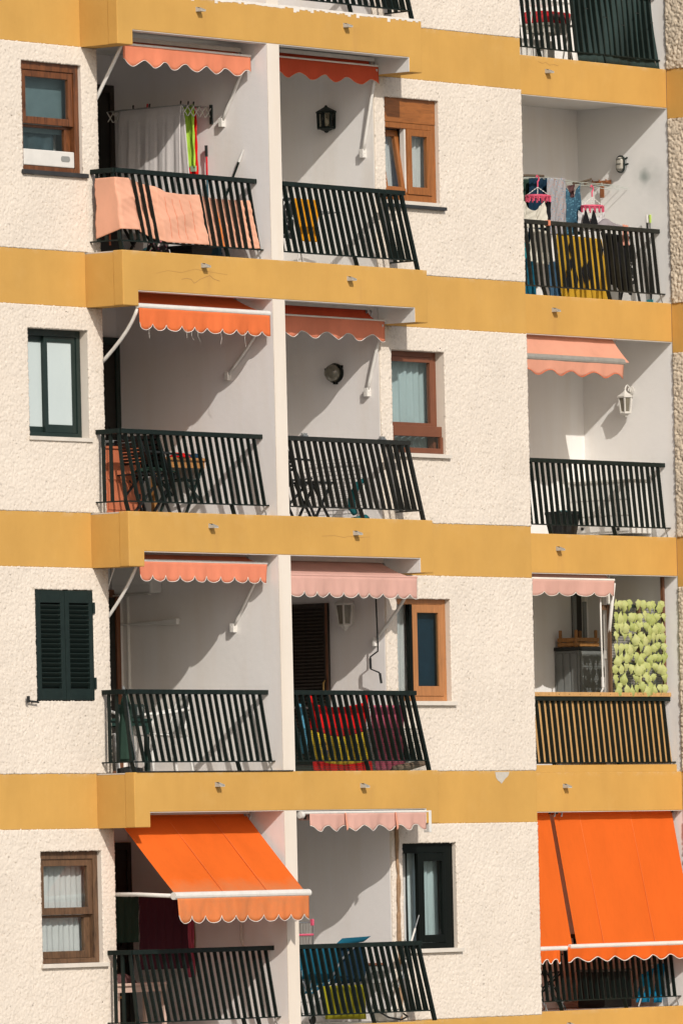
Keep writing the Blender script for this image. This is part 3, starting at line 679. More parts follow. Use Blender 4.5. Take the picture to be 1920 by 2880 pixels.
# ================================================================== AWNINGS
def valance_mb(x0, x1, y, z, h, n, style, ripple=.012, seed=0, slope=0., phase=0., dip=0.):
    rng = random.Random(seed); ph = [rng.uniform(0, 6) for _ in range(4)]
    def bot(a):
        t = (a * n + phase)
        if style == 'round':
            f = t % 1.0; c = math.sqrt(max(0, 1 - (2 * f - 1) ** 2)); return h * (.70 + .30 * c)
        return h * (.84 - .16 * math.cos(2 * math.pi * t))
    def P(a, c):
        x = x0 + (x1 - x0) * a
        d = ripple * c * (math.sin(a * 17 + ph[0]) + .6 * math.sin(a * 41 + ph[1]) + .35 * math.sin(a * 90 + ph[2])) - .03 * c * c * dip
        return Vector((x, y + d, z + slope * (a - .5) - bot(a) * c))
    return P, int(n * 14)
def awning(label, x0, x1, roller, bar, h, n, style, fab, trim='trim', arms=(), bar_r=.022, bar_mat='whitemetal', val_fab=None, seed=0, group='canvas awnings over the balconies', cassette=True, slope=0., sag=.02, phase=0., rx=None, ripple=.012, barx=None, valx=None, trim_r=.0035):
    """roller (y, z) under the slab, front bar (y, z), scalloped valance hanging from the bar"""
    t = thing('awning', label, 'awning', ((x0 + x1) / 2, roller[0], roller[1]), group)
    rx0, rx1 = rx or (x0 + .02, x1 - .02)
    b = MB(); b.tube([(rx0, roller[0], roller[1]), (rx1, roller[0], roller[1])], .04, 12); obj('roller', b, M[fab], t, smooth=False)
    if cassette:
        b = MB(); b.box(rx0, rx1, roller[0] - .085, roller[0] - .072, roller[1] + .005, roller[1] + .05); b.box(rx0, rx1, roller[0] - .072, roller[0] + .05, roller[1] + .044, roller[1] + .05)
        obj('cassette', b, M['cassette'], t)
    for x in (rx0 + .03, rx1 - .03):
        b = MB(); b.box(x - .012, x + .012, roller[0] - .05, roller[0] + .03, roller[1] - .03, roller[1] + .05); k_ = obj('bracket', b, M['black'] if not cassette else M['steel'], t)
        b = MB(); b.tube([(x + .03, roller[0] - .05, roller[1] + .04), (x + .035, roller[0] - .09, roller[1] - .02), (x + .03, roller[0] - .08, roller[1] - .06)], .012, 6); obj('bracket_hook', b, M['steel'], k_)
    def Pc(a, c):
        y = roller[0] + (bar[0] - roller[0]) * c; z = roller[1] + .03 + (bar[1] - roller[1] - .03) * c - sag * math.sin(math.pi * c)
        return (rx0 + (rx1 - rx0) * a, y + .003 * math.sin(a * 30), z + slope * (a - .5) * c)
    b = MB(); b.grid(Pc, 40, 12); obj('canopy', b, M[fab], t, smooth=True)
    bx0, bx1 = barx or (x0 - .0, x1)
    b = MB(); b.tube([(bx0, bar[0], bar[1] - slope / 2), (bx1, bar[0], bar[1] + slope / 2)], bar_r, 12); obj('front_bar', b, M[bar_mat], t, smooth=False)
    vx0, vx1 = valx or (x0 + .005, x1 - .005)
    P, k = valance_mb(vx0, vx1, bar[0] - bar_r * .6, bar[1] - bar_r * .2, h, n, style, ripple, seed, slope, phase)
    b = MB(); b.grid(P, k, 6); va = obj('valance', b, M[val_fab or fab], t, smooth=True, solid=.002)
    if trim:
        b = MB(); pts = [P(i / (k), 1.0) for i in range(k + 1)]; b.tube([p + Vector((0, -.002, 0)) for p in pts], trim_r, 5); obj('piping', b, M[trim], va)
    for pts, rr in arms:
        b = MB(); b.tube(pts, rr, 8); arm = obj('arm', b, M['whitemetal'], t, smooth=True)
        p = Vector(pts[-1]); b = MB(); b.box(p.x - .03, p.x + .03, p.y - .025, p.y + .025, p.z - .055, p.z + .04); b.lathe([(.004, -.03), (.028, -.02), (.034, 0), (.028, .02), (.004, .03)], p, 10, (0, 1, 0)); obj('arm_pivot', b, M['whitemetal'], arm, bevel=.003)
    return t
zc = lambda r: -H * r - .386
def arm_to(p, q, bow=0.): # gently bowed tube from the bar down to the pivot
    p, q = Vector(p), Vector(q)
    return [p + (q - p) * t + Vector((0, -bow * math.sin(math.pi * t), bow * .3 * math.sin(math.pi * t))) for t in (0, .12, .25, .4, .55, .7, .85, 1)]
pivL = lambda z: (XDL - .03, .11, z)
pivR = lambda z: (XLI + .03, .11, z)
# left column
awning('faded orange scalloped awning above the grey towel', -4.73, -2.56, (-.12, zc(0) - .12), (-.314, -.55), .225, 6.2, 'wave', 'aw_fade', arms=[(arm_to((-2.60, -.31, -.56), pivL(-1.225)), .02), (arm_to((-4.72, -.31, -.56), pivR(-1.225)), .02)], seed=1, bar_r=.014, bar_mat='trim')
awning('bright orange scalloped awning with white bar and frayed threads above the wooden table', -4.79, -2.56, (.03, -3.14), (-.49, -3.33), .245, 9.6, 'round', 'aw_orange', arms=[(arm_to((-2.62, -.48, -3.36), pivL(-3.96), .05), .018), (arm_to((-4.77, -.48, -3.36), pivR(-3.96), .09), .02)], seed=2, bar_r=.03)
b = MB(); rr = random.Random(3)
for x in (-4.62, -4.0, -3.9, -3.8, -3.42, -3.0): b.tube([(x, -.51, -3.55), (x + rr.uniform(-.02, .02), -.515, -3.62), (x + rr.uniform(-.04, .04), -.51, -3.62 - rr.uniform(.02, .1))], .0015, 4)
obj('loose_threads', b, M['trim'], bpy.data.objects['awning.001'])
awning('coral scalloped awning above the white tube lamp and plastic chairs', -4.75, -2.56, (-.05, zc(2) - .05), (-.384, -6.01), .215, 9.5, 'round', 'aw_coral', arms=[(arm_to((-2.62, -.38, -6.03), pivL(-6.68)), .018), (arm_to((-4.73, -.38, -6.03), pivR(-6.68), .05), .018), (arm_to((-4.72, -.1, -5.95), (XLI + .03, .1, -6.45)), .008)], seed=5, bar_r=.016)
awning('fully extended vivid orange awning with thick white front bar', -4.80, -2.555, (0.0, -8.70), (-.834, -9.56), .285, 9.3, 'round', 'aw_vivid_worn', val_fab='aw_dusty', arms=[([(-4.79, -.82, -9.56), (-4.78, -.3, -9.535), (XLI + .03, .11, -9.53)], .022), (arm_to((-2.58, -.82, -9.56), (XDL - .03, .11, -9.53)), .022)], seed=6, bar_r=.04, cassette=True, sag=.01, rx=(-4.78, -2.58), barx=(-4.83, -2.53))
# middle column
ax = XDR + .02
awning('small red orange scalloped awning above the black wall lantern', ax, -.04, (-.0, zc(0) - .06), (-.10, -.49), .215, 5.3, 'wave', 'aw_red', trim='trimor', arms=[(arm_to((-.075, -.1, -.52), (-.03, .145, -1.424)), .02)], seed=7, bar_r=.012, bar_mat='trim', rx=(ax, -.08))
awning('red orange scalloped awning above the round bulkhead lamp', ax, -.03, (.05, zc(1) - .045), (-.10, -3.29), .235, 5.6, 'wave', 'aw_red', val_fab='aw_coral', arms=[(arm_to((-.07, -.1, -3.33), (-.03, .16, -4.056)), .02)], seed=8, bar_r=.012, bar_mat='trim', rx=(ax, -.18))
awning('sun bleached pink scalloped awning above the white hexagonal wall lantern', ax, -.02, (.0, zc(2) - .075), (-.46, -6.13), .235, 9.6, 'round', 'aw_pink', arms=[(arm_to((-.06, -.45, -6.16), (-.03, .14, -6.81), .06), .019)], seed=9, bar_r=.014, bar_mat='aw_pink', rx=(ax, -.12))
awning('short pink wavy awning rolled up under the lowest middle beam', -2.08, .0, (-.40, -8.74), (-.50, -8.70), .20, 6.6, 'wave', 'aw_pink', seed=10, bar_r=.016, cassette=False, ripple=.016, barx=(-2.2, .03), rx=(-2.1, .0))
b = MB(); b.box(.03, .075, -.52, -.44, -8.93, -8.69); obj('end_cap', b, M['whitemetal'], bpy.data.objects['awning.007'], bevel=.005)
for x in (-1.46, -.57):
    b = MB(); b.prism([(x - .012, -.515, -8.705), (x + .012, -.515, -8.705), (x + .03, -.53, -8.87), (x + .0, -.53, -8.90)], (0, -.012, 0)); obj('pleat', b, M['aw_salmon'], bpy.data.objects['awning.007'], bevel=.006)
b = MB(); b.lathe([(.005, -.03), (.04, -.025), (.04, .025), (.005, .03)], (-2.215, -.5, -8.72), 12, (1, 0, 0)); obj('end_cap', b, M['whitemetal'], bpy.data.objects['awning.007'])
# right column
awning('salmon wavy awning with a dull grey front bar above the hanging white lantern', 3.2, 5.955, (1.30, zc(1) - .05), (1.03, -3.485), .19, 6.4, 'wave', 'aw_salmon', trim='trimor', seed=11, bar_r=.042, bar_mat='greymetal', rx=(3.2, 6.08), slope=-.005, valx=(3.2, 5.94))
awning('pink scalloped awning beside the leaf covered trellis', 3.2, 5.92, (1.32, zc(2) - .045), (1.2, -6.015), .195, 8.3, 'round', 'aw_pink', arms=[([(5.93, 1.21, -6.05), (6.02, 1.40, -6.87)], .021)], seed=12, bar_r=.014, bar_mat='trim', rx=(3.2, 5.86))
a = at(1593, 2668, 1.0); e = at(1571, 2668, 1.0)
awning('narrow left one of the two vivid orange awnings let down over a railing', 3.3, a.x, (1.30, -8.70), (1.0, a.z), .17, 7.4, 'wave', 'aw_vivid', seed=13, bar_r=.028, cassette=False, sag=.0, rx=(3.3, at(1542, 2300, 1.3).x), valx=(3.3, e.x), phase=.3, trim_r=.005)
a = at(1600, 2664, .99)
awning('wide right one of the two vivid orange awnings let down over a railing', a.x, 7.06, (1.30, -8.70), (.99, a.z), .175, 6.8, 'wave', 'aw_vivid', seed=14, bar_r=.028, cassette=False, sag=.0, rx=(at(1553, 2290, 1.3).x, 7.08), valx=(a.x - .05, 7.02), phase=.45, trim_r=.005)
# canvas seams of the long awnings
def seam(o, roller, bar, xs):
    for xr, xb in xs:
        b = MB(); b.bar((xr, roller[0] - .0, roller[1] + .026), (xb, bar[0] - .006, bar[1] + .008), .008, .002, side=(1, 0, 0)); obj('seam', b, M['aw_seam'], o)
M['aw_seam'] = fabric('orange seam', (.85, .22, .06), .05, .25)

# ================================================================== LAMPS
M['milk'] = simple('dusty lamp glass', (.40, .38, .33), .25, .2, 14)
M['dusk'] = simple('dim lamp glass', (.16, .145, .11), .2, .3, 9, spec=.5)
M['clear'] = glass('lamp glass', (.75, .74, .68), .1)
M['whitelamp'] = simple('white lamp casting', (.60, .58, .54), .5, .12, 14)
def lantern(label, c, mat, r, h, hang=False, n=6):
    c = Vector(c); t = thing('wall_lantern', label, 'lamp', (XCW if c.x < 1 else XRR, c.y, c.z)); top, bot = c.z + h * .25, c.z - h * .38
    rt_, rb = r, r * (.72 if hang or n == 6 else .95)
    b = MB()
    for k in range(n):
        a = 2 * math.pi * (k + .5) / n; b.bar((c.x + rb * math.cos(a), c.y + rb * math.sin(a), bot), (c.x + rt_ * math.cos(a), c.y + rt_ * math.sin(a), top), .016, .016)
    b.lathe([(rb + .008, 0), (rb + .012, .012), (rb, .024)], (c.x, c.y, bot - .012), n); b.lathe([(rt_, 0), (rt_ + .02, .008), (rt_ + .016, .02)], (c.x, c.y, top - .01), n)
    obj('lamp_frame', b, mat, t)
    b = MB(); b.lathe([(rt_ + .022, 0), (rt_ * .75, h * .09), (rt_ * .35, h * .17), (.02, h * .2), (.014, h * .25), (.004, h * .27)], (c.x, c.y, top + .01), n); obj('lamp_roof', b, mat, t)
    b = MB(); b.lathe([(rb * .9, 0), (rb * .6, -h * .06), (.03, -h * .10), (.02, -h * .15), (.004, -h * .17)], (c.x, c.y, bot - .008), n); obj('lamp_base', b, mat, t)
    b = MB(); b.lathe([(rb * .93, 0), (rt_ * .93, top - bot - .02)], (c.x, c.y, bot + .01), n, caps=False); obj('lamp_glass', b, M['dusk'] if mat is not M['rail'] else M['clear'], t)
    b = MB(); b.lathe([(.012, 0), (.03, .03), (.028, .06), (.012, .085)], (c.x, c.y, bot + .02), 10); obj('bulb', b, M['milk'], t)
    wx = (XCW if c.x < 1 else XRR) - .006
    b = MB()
    if hang:
        b.lathe([(.05, 0), (.05, .012), (.02, .02)], (wx, c.y, top + .08), 12, (-1, 0, 0))
        b.tube([(wx, c.y, top + .05), (wx - .04, c.y, top + .12), (wx - .09, c.y, top + .15), (c.x, c.y, top + .1), (c.x, c.y, top + .06)], .011, 8)
        b.tube([(wx, c.y, top + .1), (wx - .03, c.y, top + .07), (wx - .06, c.y, top + .08), (wx - .05, c.y, top + .11)], .008, 6)
    else: b.box(c.x + r * .5, wx, c.y - .045, c.y + .045, c.z - h * .3, c.z + h * .28)
    obj('lamp_bracket', b, mat, t); return t
p = on(917, 338, -.08); lantern('black wall lantern with clear panes on the white balcony wall', (p.x, p.y, p.z + .02), M['rail'], .10, .27, n=8)
p = on(969, 1728, -.11); lantern('white hexagonal wall lantern beside the dark louvred door', (p.x, p.y, p.z + .02), M['whitelamp'], .105, .36)
p = on(1758, 1139, XRR - .13); lantern('white lantern hanging from a scrolled bracket above the empty balcony', (p.x, p.y, p.z + .02), M['whitelamp'], .085, .29, hang=True)
p = on(941, 1049, -.03); t = thing('bulkhead_lamp', 'round clear bulkhead lamp on the white balcony wall', 'lamp', (0, p.y, p.z))
b = MB(); b.lathe([(.108, 0), (.112, .03), (.10, .05)], (-.006, p.y, p.z), 20, (-1, 0, 0)); obj('lamp_base', b, M['blackal'], t)
b = MB(); b.lathe([(.098, .05), (.092, .09), (.07, .125), (.035, .142), (.004, .147)], (-.006, p.y, p.z), 20, (-1, 0, 0)); obj('lamp_glass', b, simple('dusty greenish glass', (.14, .13, .10), .12, .3, 8, spec=.6), t, smooth=True)
b = MB()
for k in range(3): a = 2 * math.pi * k / 3 + .4; b.box(-.065, -.01, p.y + .112 * math.cos(a) - .014, p.y + .112 * math.cos(a) + .014, p.z + .112 * math.sin(a) - .014, p.z + .112 * math.sin(a) + .014)
obj('lamp_clip', b, M['blackal'], t)
p = on(1747, 461, XRR - .04); t = thing('bulkhead_lamp', 'small oval bulkhead lamp above the wooden hook board', 'lamp', (XRR, p.y, p.z))
def oval(r0, r1, x): return [(x, p.y + r0 * math.cos(a), p.z + (r1 - r0) * (1 if math.sin(a) > 0 else -1) * (abs(math.sin(a)) > 1e-6) + r0 * math.sin(a)) for a in [2 * math.pi * (k + .5) / 20 for k in range(20)]]
b = MB(); b.prism(oval(.055, .095, XRR - .008), (-.045, 0, 0)); obj('lamp_base', b, M['steel'], t, bevel=.004)
b = MB(); b.prism(oval(.045, .083, XRR - .053), (-.05, 0, 0)); obj('lamp_glass', b, M['milk'], t, bevel=.02, smooth=True)
b = MB()
for dz in (-.06, 0, .06): b.tube([(XRR - .05, p.y - .05, p.z + dz), (XRR - .108, p.y - .03, p.z + dz), (XRR - .108, p.y + .03, p.z + dz), (XRR - .05, p.y + .05, p.z + dz)], .004, 5)
b.tube([Vector(q) for q in oval(.058, .098, XRR - .058)] + [Vector(oval(.058, .098, XRR - .058)[0])], .008, 6); b.tube([(XRR - .03, p.y - .05, p.z + .06), (XRR - .03, p.y - .08, p.z + .075)], .012, 6); b.tube([(XRR - .03, p.y - .05, p.z - .01), (XRR - .03, p.y - .09, p.z + .0)], .012, 6)
obj('wire_guard', b, M['greenal'], t)

# ================================================================== THINGS ON THE BALCONIES
def cloth(label, cat, pts, mat, n=4, amp=.02, name='hanging_cloth', group=None, seed=0, sagtop=0., parent=None, flare=1., k=(36, 24), sagbot=0., solid=.004, wr=.004):
    """a hung sheet: corners top-left, top-right, bottom-right, bottom-left in world space, with folds that grow downwards"""
    P = [Vector(p) for p in pts]; nm = (P[1] - P[0]).cross(P[3] - P[0]).normalized(); rng = random.Random(seed); ph = [rng.uniform(0, 6) for _ in range(4)]
    def fn(a, c):
        p = P[0].lerp(P[1], a).lerp(P[3].lerp(P[2], a), c)
        d = amp * (.35 + .65 * c * flare) * (math.sin(a * n * 6.283 + ph[0] + .5 * math.sin(c * 3 + ph[1])) + .4 * math.sin(a * n * 14.1 + ph[2]))
        d += wr * math.sin(a * 23 + c * 19 + ph[3])
        p = p + nm * d; p.z -= sagtop * math.sin(math.pi * a) * (1 - c) + sagbot * math.sin(math.pi * a) * c
        return p
    b = MB(); b.grid(fn, *k)
    m = M[mat] if isinstance(mat, str) else mat
    if parent is not None: return obj(name, b, m, parent, smooth=True, solid=solid)
    return obj(name, b, m, label=label, cat=cat, group=group, smooth=True, solid=solid)
def pxc(q, Y): return [at(u, v, Y) for u, v in q]
def pxs(q, X): return [on(u, v, X) for u, v in q]
def F_(s): return -H * (s + 1)
def cm(name, c, **k): M[name] = fabric(name, c, **{**dict(fade=.12, transl=.15), **k})
cm('towelgrey', (.64, .61, .60), transl=.05, bump=.5); cm('lime', (.42, .66, .08)); cm('red', (.62, .015, .012)); cm('amber', (.62, .27, .012)); cm('creamcloth', (.66, .63, .54))
cm('navy', (.012, .035, .065)); cm('denim', (.05, .11, .18)); cm('blackcloth', (.012, .012, .014), transl=.02); cm('mauve', (.12, .06, .06)); cm('whitecloth', (.62, .61, .62)); cm('lilac', (.30, .27, .29)); cm('peach', (.64, .30, .22))
cm('mustard', (.52, .31, .03)); cm('bluecloth', (.010, .095, .15)); cm('skyblue', (.10, .32, .46)); cm('magenta', (.42, .09, .14)); cm('flagred', (.62, .012, .012), transl=.2); cm('flagyellow', (.70, .50, .03), transl=.2)
cm('plum', (.07, .022, .035)); cm('dkgreen', (.03, .06, .045)); cm('beige', (.28, .20, .14)); cm('screen', (.82, .44, .30), transl=.2); cm('screendeep', (.80, .25, .07)); cm('acid', (.25, .23, .015)); cm('teal', (.015, .12, .13)); cm('floral', (.20, .10, .11))
M['pinkplastic'] = simple('pink plastic', (.62, .09, .16), .35); M['whiteplastic'] = simple('white plastic', (.66, .65, .62), .35, .06); M['greyplastic'] = simple('grey plastic', (.16, .17, .165), .45, .12); M['tealplastic'] = simple('teal plastic', (.02, .22, .25), .4)
M['honey'] = wood('honey pine', (.33, .15, .04), .7, 6, .5); M['stick'] = wood('bare branch', (.10, .07, .045), .5, 9, .8, True); M['pegwood'] = wood('reddish wood', (.28, .10, .035), .6, 9, .6)
M['orangebox'] = simple('orange red painted board', (.44, .13, .06), .6, .12); M['cord'] = simple('pale cord', (.42, .47, .42), .7); M['greenplastic'] = simple('dark green plastic', (.012, .035, .028), .4)
M['redplastic'] = simple('red plastic', (.55, .015, .025), .35); M['bluehandle'] = simple('blue handle', (.03, .09, .12), .4); M['limeplastic'] = simple('lime plastic', (.40, .55, .10), .4)
NM = 'printed cotton'
def printed(name, base, cols, scale, rnd=.9):
    t = NT(name); v = t.n.new('ShaderNodeTexVoronoi'); v.inputs['Scale'].default_value = scale; t.L(t.tc.outputs['Object'], v.inputs['Vector'])
    sp = t.n.new('ShaderNodeSeparateColor'); t.L(v.outputs['Color'], sp.inputs[0])
    st = [(i / len(cols), c) for i, c in enumerate(cols)]; r = t.ramp(sp.outputs[0], st)
    t.n[-1].color_ramp.interpolation = 'CONSTANT'
    d = t.ramp(v.outputs['Distance'], [(.3, (1, 1, 1)), (.42, (0, 0, 0))])
    t.color(t.mix(d, base, r)).rough(.9); return t.m
M['batik'] = printed('printed grey cloth', (.28, .27, .28), [(.10, .16, .26), (.42, .20, .16), (.30, .30, .34), (.24, .33, .40)], 55)
M['bluepaisley'] = printed('blue paisley cloth', (.02, .075, .12), [(.10, .24, .32), (.02, .06, .10), (.06, .17, .24)], 40)
M['polka'] = printed('black dotted cloth', (.012, .012, .012), [(.5, .5, .48), (.012, .012, .012), (.5, .5, .48)], 26)
M['flowers'] = printed('flowered bag cloth', (.06, .05, .05), [(.45, .12, .16), (.5, .42, .40), (.10, .16, .09)], 34)

# ---------------------------------------------------------------- left column, top balcony
zf = F_(0); XR_ = -2.93
t = thing('clothes_airer', 'grey scissor clothes airer fixed to the white balcony wall', 'clothes airer', (XDL, .7, -1.15))
b = MB()
for y in (.265, 1.3): b.box(XDL - .03, XDL - .001, y - .012, y + .012, -1.24, -1.03)
obj('wall_bracket', b, M['greenal'], t)
for y in (.265, 1.3):
    b = MB(); xs = [XDL - .02 - .1 * k for k in range(6)]
    for k in range(5):
        b.bar((xs[k], y - .006, -1.06), (xs[k + 1], y - .006, -1.17), .012, .005, side=(0, 1, 0)); b.bar((xs[k], y + .006, -1.17), (xs[k + 1], y + .006, -1.06), .012, .005, side=(0, 1, 0))
    obj('scissor_arm', b, M['cassette'], t)
for x in (-2.62, -2.72, -2.82, -2.93, -3.0):
    b = MB(); b.tube([(x, .25, -1.055), (x, 1.32, -1.055)], .006, 6); obj('rod', b, M['steel'], t)
a0, a1 = on(337, 303, XR_), on(511, 290, XR_); yb_, ya_ = a0.y, a1.y
def towel(a, c):  # over the rod: front flap then back flap
    y = yb_ + (ya_ - yb_) * a; w = (c - .5) * 2
    f = .007 * math.sin(a * 23) + .004 * math.sin(a * 51 + 1) + .003 * math.sin(a * 93)
    z = -1.04 - 1.15 * abs(w) if abs(w) > .04 else -1.04 - .3 * abs(w)
    return Vector((XR_ - .03 * math.copysign(min(1, abs(w) * 8), -w) * (1 + .8 * abs(w)) + f * min(1, abs(w) * 2.2), y - (.075 * abs(w) if w > 0 else 0) * a + .03 * abs(w) * (1 - a), z + .005 * math.sin(a * 20)))
b = MB(); b.grid(towel, 50, 60); obj('towel', b, M['towelgrey'], label='large grey terry towel hung over the scissor airer', cat='towel', smooth=True, solid=.008)
cloth('lime green cloth pegged beside the grey towel', 'cloth', [(-2.80, .29, -1.04), (-2.76, .62, -1.04), (-2.78, .60, -1.70), (-2.80, .27, -1.72)], 'lime', 3, .02, 'lime_cloth', seed=1)
b = MB(); b.box(-2.815, -2.79, .275, .34, -1.76, -1.70); obj('hem_band', b, simple('grey green hem', (.25, .36, .24), .9), bpy.data.objects['lime_cloth'])
cloth('red cloth pegged beside the lime green one', 'cloth', [(-2.70, .34, -1.06), (-2.66, .7, -1.05), (-2.68, .66, -1.86), (-2.70, .32, -1.80)], 'red', 3, .025, 'red_cloth', seed=2)
pegb = MB(); pegb.box(-.007, .007, -.005, .005, -.02, .04); pegb.box(-.004, .012, -.005, .005, .035, .05); pegm = pegb.mesh('clothes_peg'); pegm.materials.append(M['black'])
for i, (u, v, x) in enumerate(((374, 291, XR_), (420, 291, XR_), (508, 281, XR_), (529, 286, -2.82), (544, 290, -2.74))):
    p = on(u, v, x)
    link('clothes_peg', pegm, None, label=('dark clothes peg over the far end of the grey towel', 'dark clothes peg beside the dull red one on the grey towel', 'dark clothes peg over the near top corner of the grey towel', 'dark clothes peg holding the lime green cloth', 'dark clothes peg holding the red cloth')[i], cat='clothes peg', group='dark pegs on the scissor airer', loc=(x, p.y, -1.05))
p = on(414, 290, XR_); pm = pegm.copy(); pm.materials.clear(); link('clothes_peg', pm, M['redplastic'], label='dull red clothes peg on top of the grey towel', cat='clothes peg', loc=(XR_, p.y, -1.05))
p0, p1 = on(579.5, 408, XDL - .05), on(582, 490, XDL - .05); d = (p1 - p0) / (p1.z - p0.z); pe = p0 + d * (zf + .02 - p0.z)
t = thing('broom', 'broom with red and blue handle leaning behind the railing', 'broom', pe)
b = MB(); b.tube([p0, p0 + d * -.12], .017, 8); obj('grip', b, M['black'], t)
b = MB(); b.tube([p0 + d * -.12, p0 + d * -.32], .011, 8); obj('handle', b, M['redplastic'], t)
b = MB(); b.tube([p0 + d * -.32, p0 + d * (zf + .2 - p0.z)], .0105, 8); obj('handle', b, M['bluehandle'], t)
b = MB(); b.box(pe.x - .02, pe.x + .03, pe.y - .14, pe.y + .14, zf + .12, zf + .2); b.box(pe.x - .03, pe.x + .04, pe.y - .15, pe.y + .15, zf, zf + .12); obj('bristles', b, M['bluehandle'], t)
p0, p1 = on(684, 420, XDL - .02), on(655, 498, XDL - .06); d = (p1 - p0) / (p1.z - p0.z); pe = p0 + d * (zf + .02 - p0.z)
t = thing('mop', 'mop with white tipped dark pole slanting against the balcony wall', 'mop', pe)
b = MB(); b.tube([p0, p0 + d * -.13], [.008, .016], 8); obj('grip', b, M['whiteplastic'], t)
b = MB(); b.tube([p0 + d * -.13, p0 + d * (zf + .1 - p0.z)], .012, 8); obj('pole', b, M['rail'], t)
b = MB(); b.lathe([(.02, .14), (.06, .06), (.11, 0)], (pe.x - .05, pe.y, zf), 10); obj('mop_head', b, M['whitecloth'], t)
# the orange cloth woven through the railing
def weave(x):       # in front of (-1) or behind (+1) the balusters
    segs = [(-5.2, -4.66, -1), (-4.66, -4.33, 1), (-4.33, -3.50, -1), (-3.50, -2.74, 1), (-2.74, -2.3, -1)]
    for a, c, s in segs:
        if a <= x < c:
            e = min(1, (x - a) / .05, (c - x) / .05) if s < 0 else min(1, (x - a) / .05, (c - x) / .05)
            return s * e
    return 1
def scr(a, c):
    L0 = .33; L1 = 2.27; dist = a * (L0 + L1); zt, zb = zf + .80 - .02, zf + .20
    lean = -.08 * c
    if dist < L0: x = -4.945 - .004; y = -.085 - dist / L0 * .265 + lean * dist / L0; tz = 0
    else: x = -4.957 + (dist - L0) + .06 * c; y = -.31 + lean; 
    if dist >= L0:
        w = weave(x - .06 * c); y += (.034 if w > 0 else .05) * w
    sx = max(0, dist - L0)
    top = zt - .10 * min(1, max(0, (sx - .35) / .5)) - .04 * min(1, max(0, (sx - 1.0) / .8)) - .025 * math.sin(max(0, min(1, (sx - .62) / .8)) * math.pi)
    bot = zb + .0 - .11 * min(1, max(0, (sx - .3) / .4)) + (.03 - .09 * (dist < L0) * (1 - dist / L0)) - .0
    z = top + (bot - top) * c
    y += .006 * math.sin(sx * 5 + c * 11) * math.sin(c * 3.14) + .005 * math.sin(c * 9 + sx * 7) + .0025 * math.sin(sx * 31 - c * 40)
    y -= .012 * (1 - abs(math.sin(sx * 4.2 - c * 4.5 + .8))) ** 5 * math.sin(c * 3.14) + .007 * (1 - abs(math.sin(sx * 3.1 + c * 7))) ** 6 * math.sin(c * 3.14)
    return Vector((x, y, z))
b = MB(); b.grid(scr, 200, 40); o = obj('privacy_cloth', b, M['screen'], label='pale orange cloth woven through the top left railing', cat='cloth', smooth=True, solid=.003)
b = MB(); b.grid(lambda a, c: scr(.795 + .016 * a, c) + Vector((0, -.004, 0)), 3, 30); obj('seam_band', b, M['screendeep'], o, smooth=True)
for x in (-4.16, -4.03, -3.9, -3.74):
    a_ = (x + 4.957 + .33) / 2.6; b = MB(); b.grid(lambda a, c: scr(a_ + .004 * a, .12 + .8 * c) + Vector((0, -.003, 0)), 2, 24); obj('faded_stripe', b, M['aw_coral'], o, smooth=True)
def planter(label, x0, x1, y0, y1, z, h, mat):
    t = thing('planter', label, 'planter', ((x0 + x1) / 2, (y0 + y1) / 2, z)); i = .03
    b = MB(); b._add([(x0 + i, y0 + i, z), (x1 - i, y0 + i, z), (x1 - i, y1 - i, z), (x0 + i, y1 - i, z), (x0, y0, z + h), (x1, y0, z + h), (x1, y1, z + h), (x0, y1, z + h)], [(0, 3, 2, 1), (0, 1, 5, 4), (1, 2, 6, 5), (2, 3, 7, 6), (3, 0, 4, 7)]); obj('tub', b, mat, t)
    b = MB(); b.frame(x0 - .012, x1 + .012, 0, 0, 0, 0, 0, 0, 0, 0)
    b.box(x0 - .012, x1 + .012, y0 - .012, y0 + .008, z + h - .03, z + h); b.box(x0 - .012, x1 + .012, y1 - .008, y1 + .012, z + h - .03, z + h); b.box(x0 - .012, x0 + .008, y0 + .008, y1 - .008, z + h - .03, z + h); b.box(x1 - .008, x1 + .012, y0 + .008, y1 - .008, z + h - .03, z + h); obj('rim', b, mat, t)
    b = MB(); b.box(x0 + .01, x1 - .01, y0 + .01, y1 - .01, z + h - .06, z + h - .045); obj('soil', b, M['doorwood'], t)
p = at(540, 700, -.12); q = at(600, 700, -.12); planter('black plastic planter on the floor below the red broom', p.x, q.x, -.12, .2, zf, .15, M['black'])
p = at(285, 690, .0); b = MB(); bx = (p.x + .02, p.x + .42, 0.05, .5)
t = thing('storage_box', 'black storage box behind the left end of the orange cloth', 'box', (p.x + .2, .3, zf)); b.box(*bx, zf, zf + .4); obj('box_body', b, M['black'], t, bevel=.015)
b = MB(); b.box(bx[0] - .015, bx[1] + .015, bx[2] - .015, bx[3] + .015, zf + .401, zf + .44); obj('box_lid', b, M['greyplastic'], t, bevel=.01)
b = MB(); b.box(bx[0] + .17, bx[0] + .2, .048, .05, zf + .1, zf + .22); obj('latch', b, M['orangebox'], t)
p = at(372, 690, .35); b = MB(); b.lathe([(.10, 0), (.13, .26), (.135, .27)], (p.x, .35, zf), 16); t = obj('bucket', b, M['whiteplastic'], label='white bucket on the floor under the orange cloth', cat='bucket', smooth=False)
b = MB(); b.tube([(p.x - .133, .35, zf + .25), (p.x - .1, .27, zf + .2), (p.x, .23, zf + .17), (p.x + .1, .27, zf + .2), (p.x + .133, .35, zf + .25)], .004, 5); obj('bucket_handle', b, M['steel'], t)
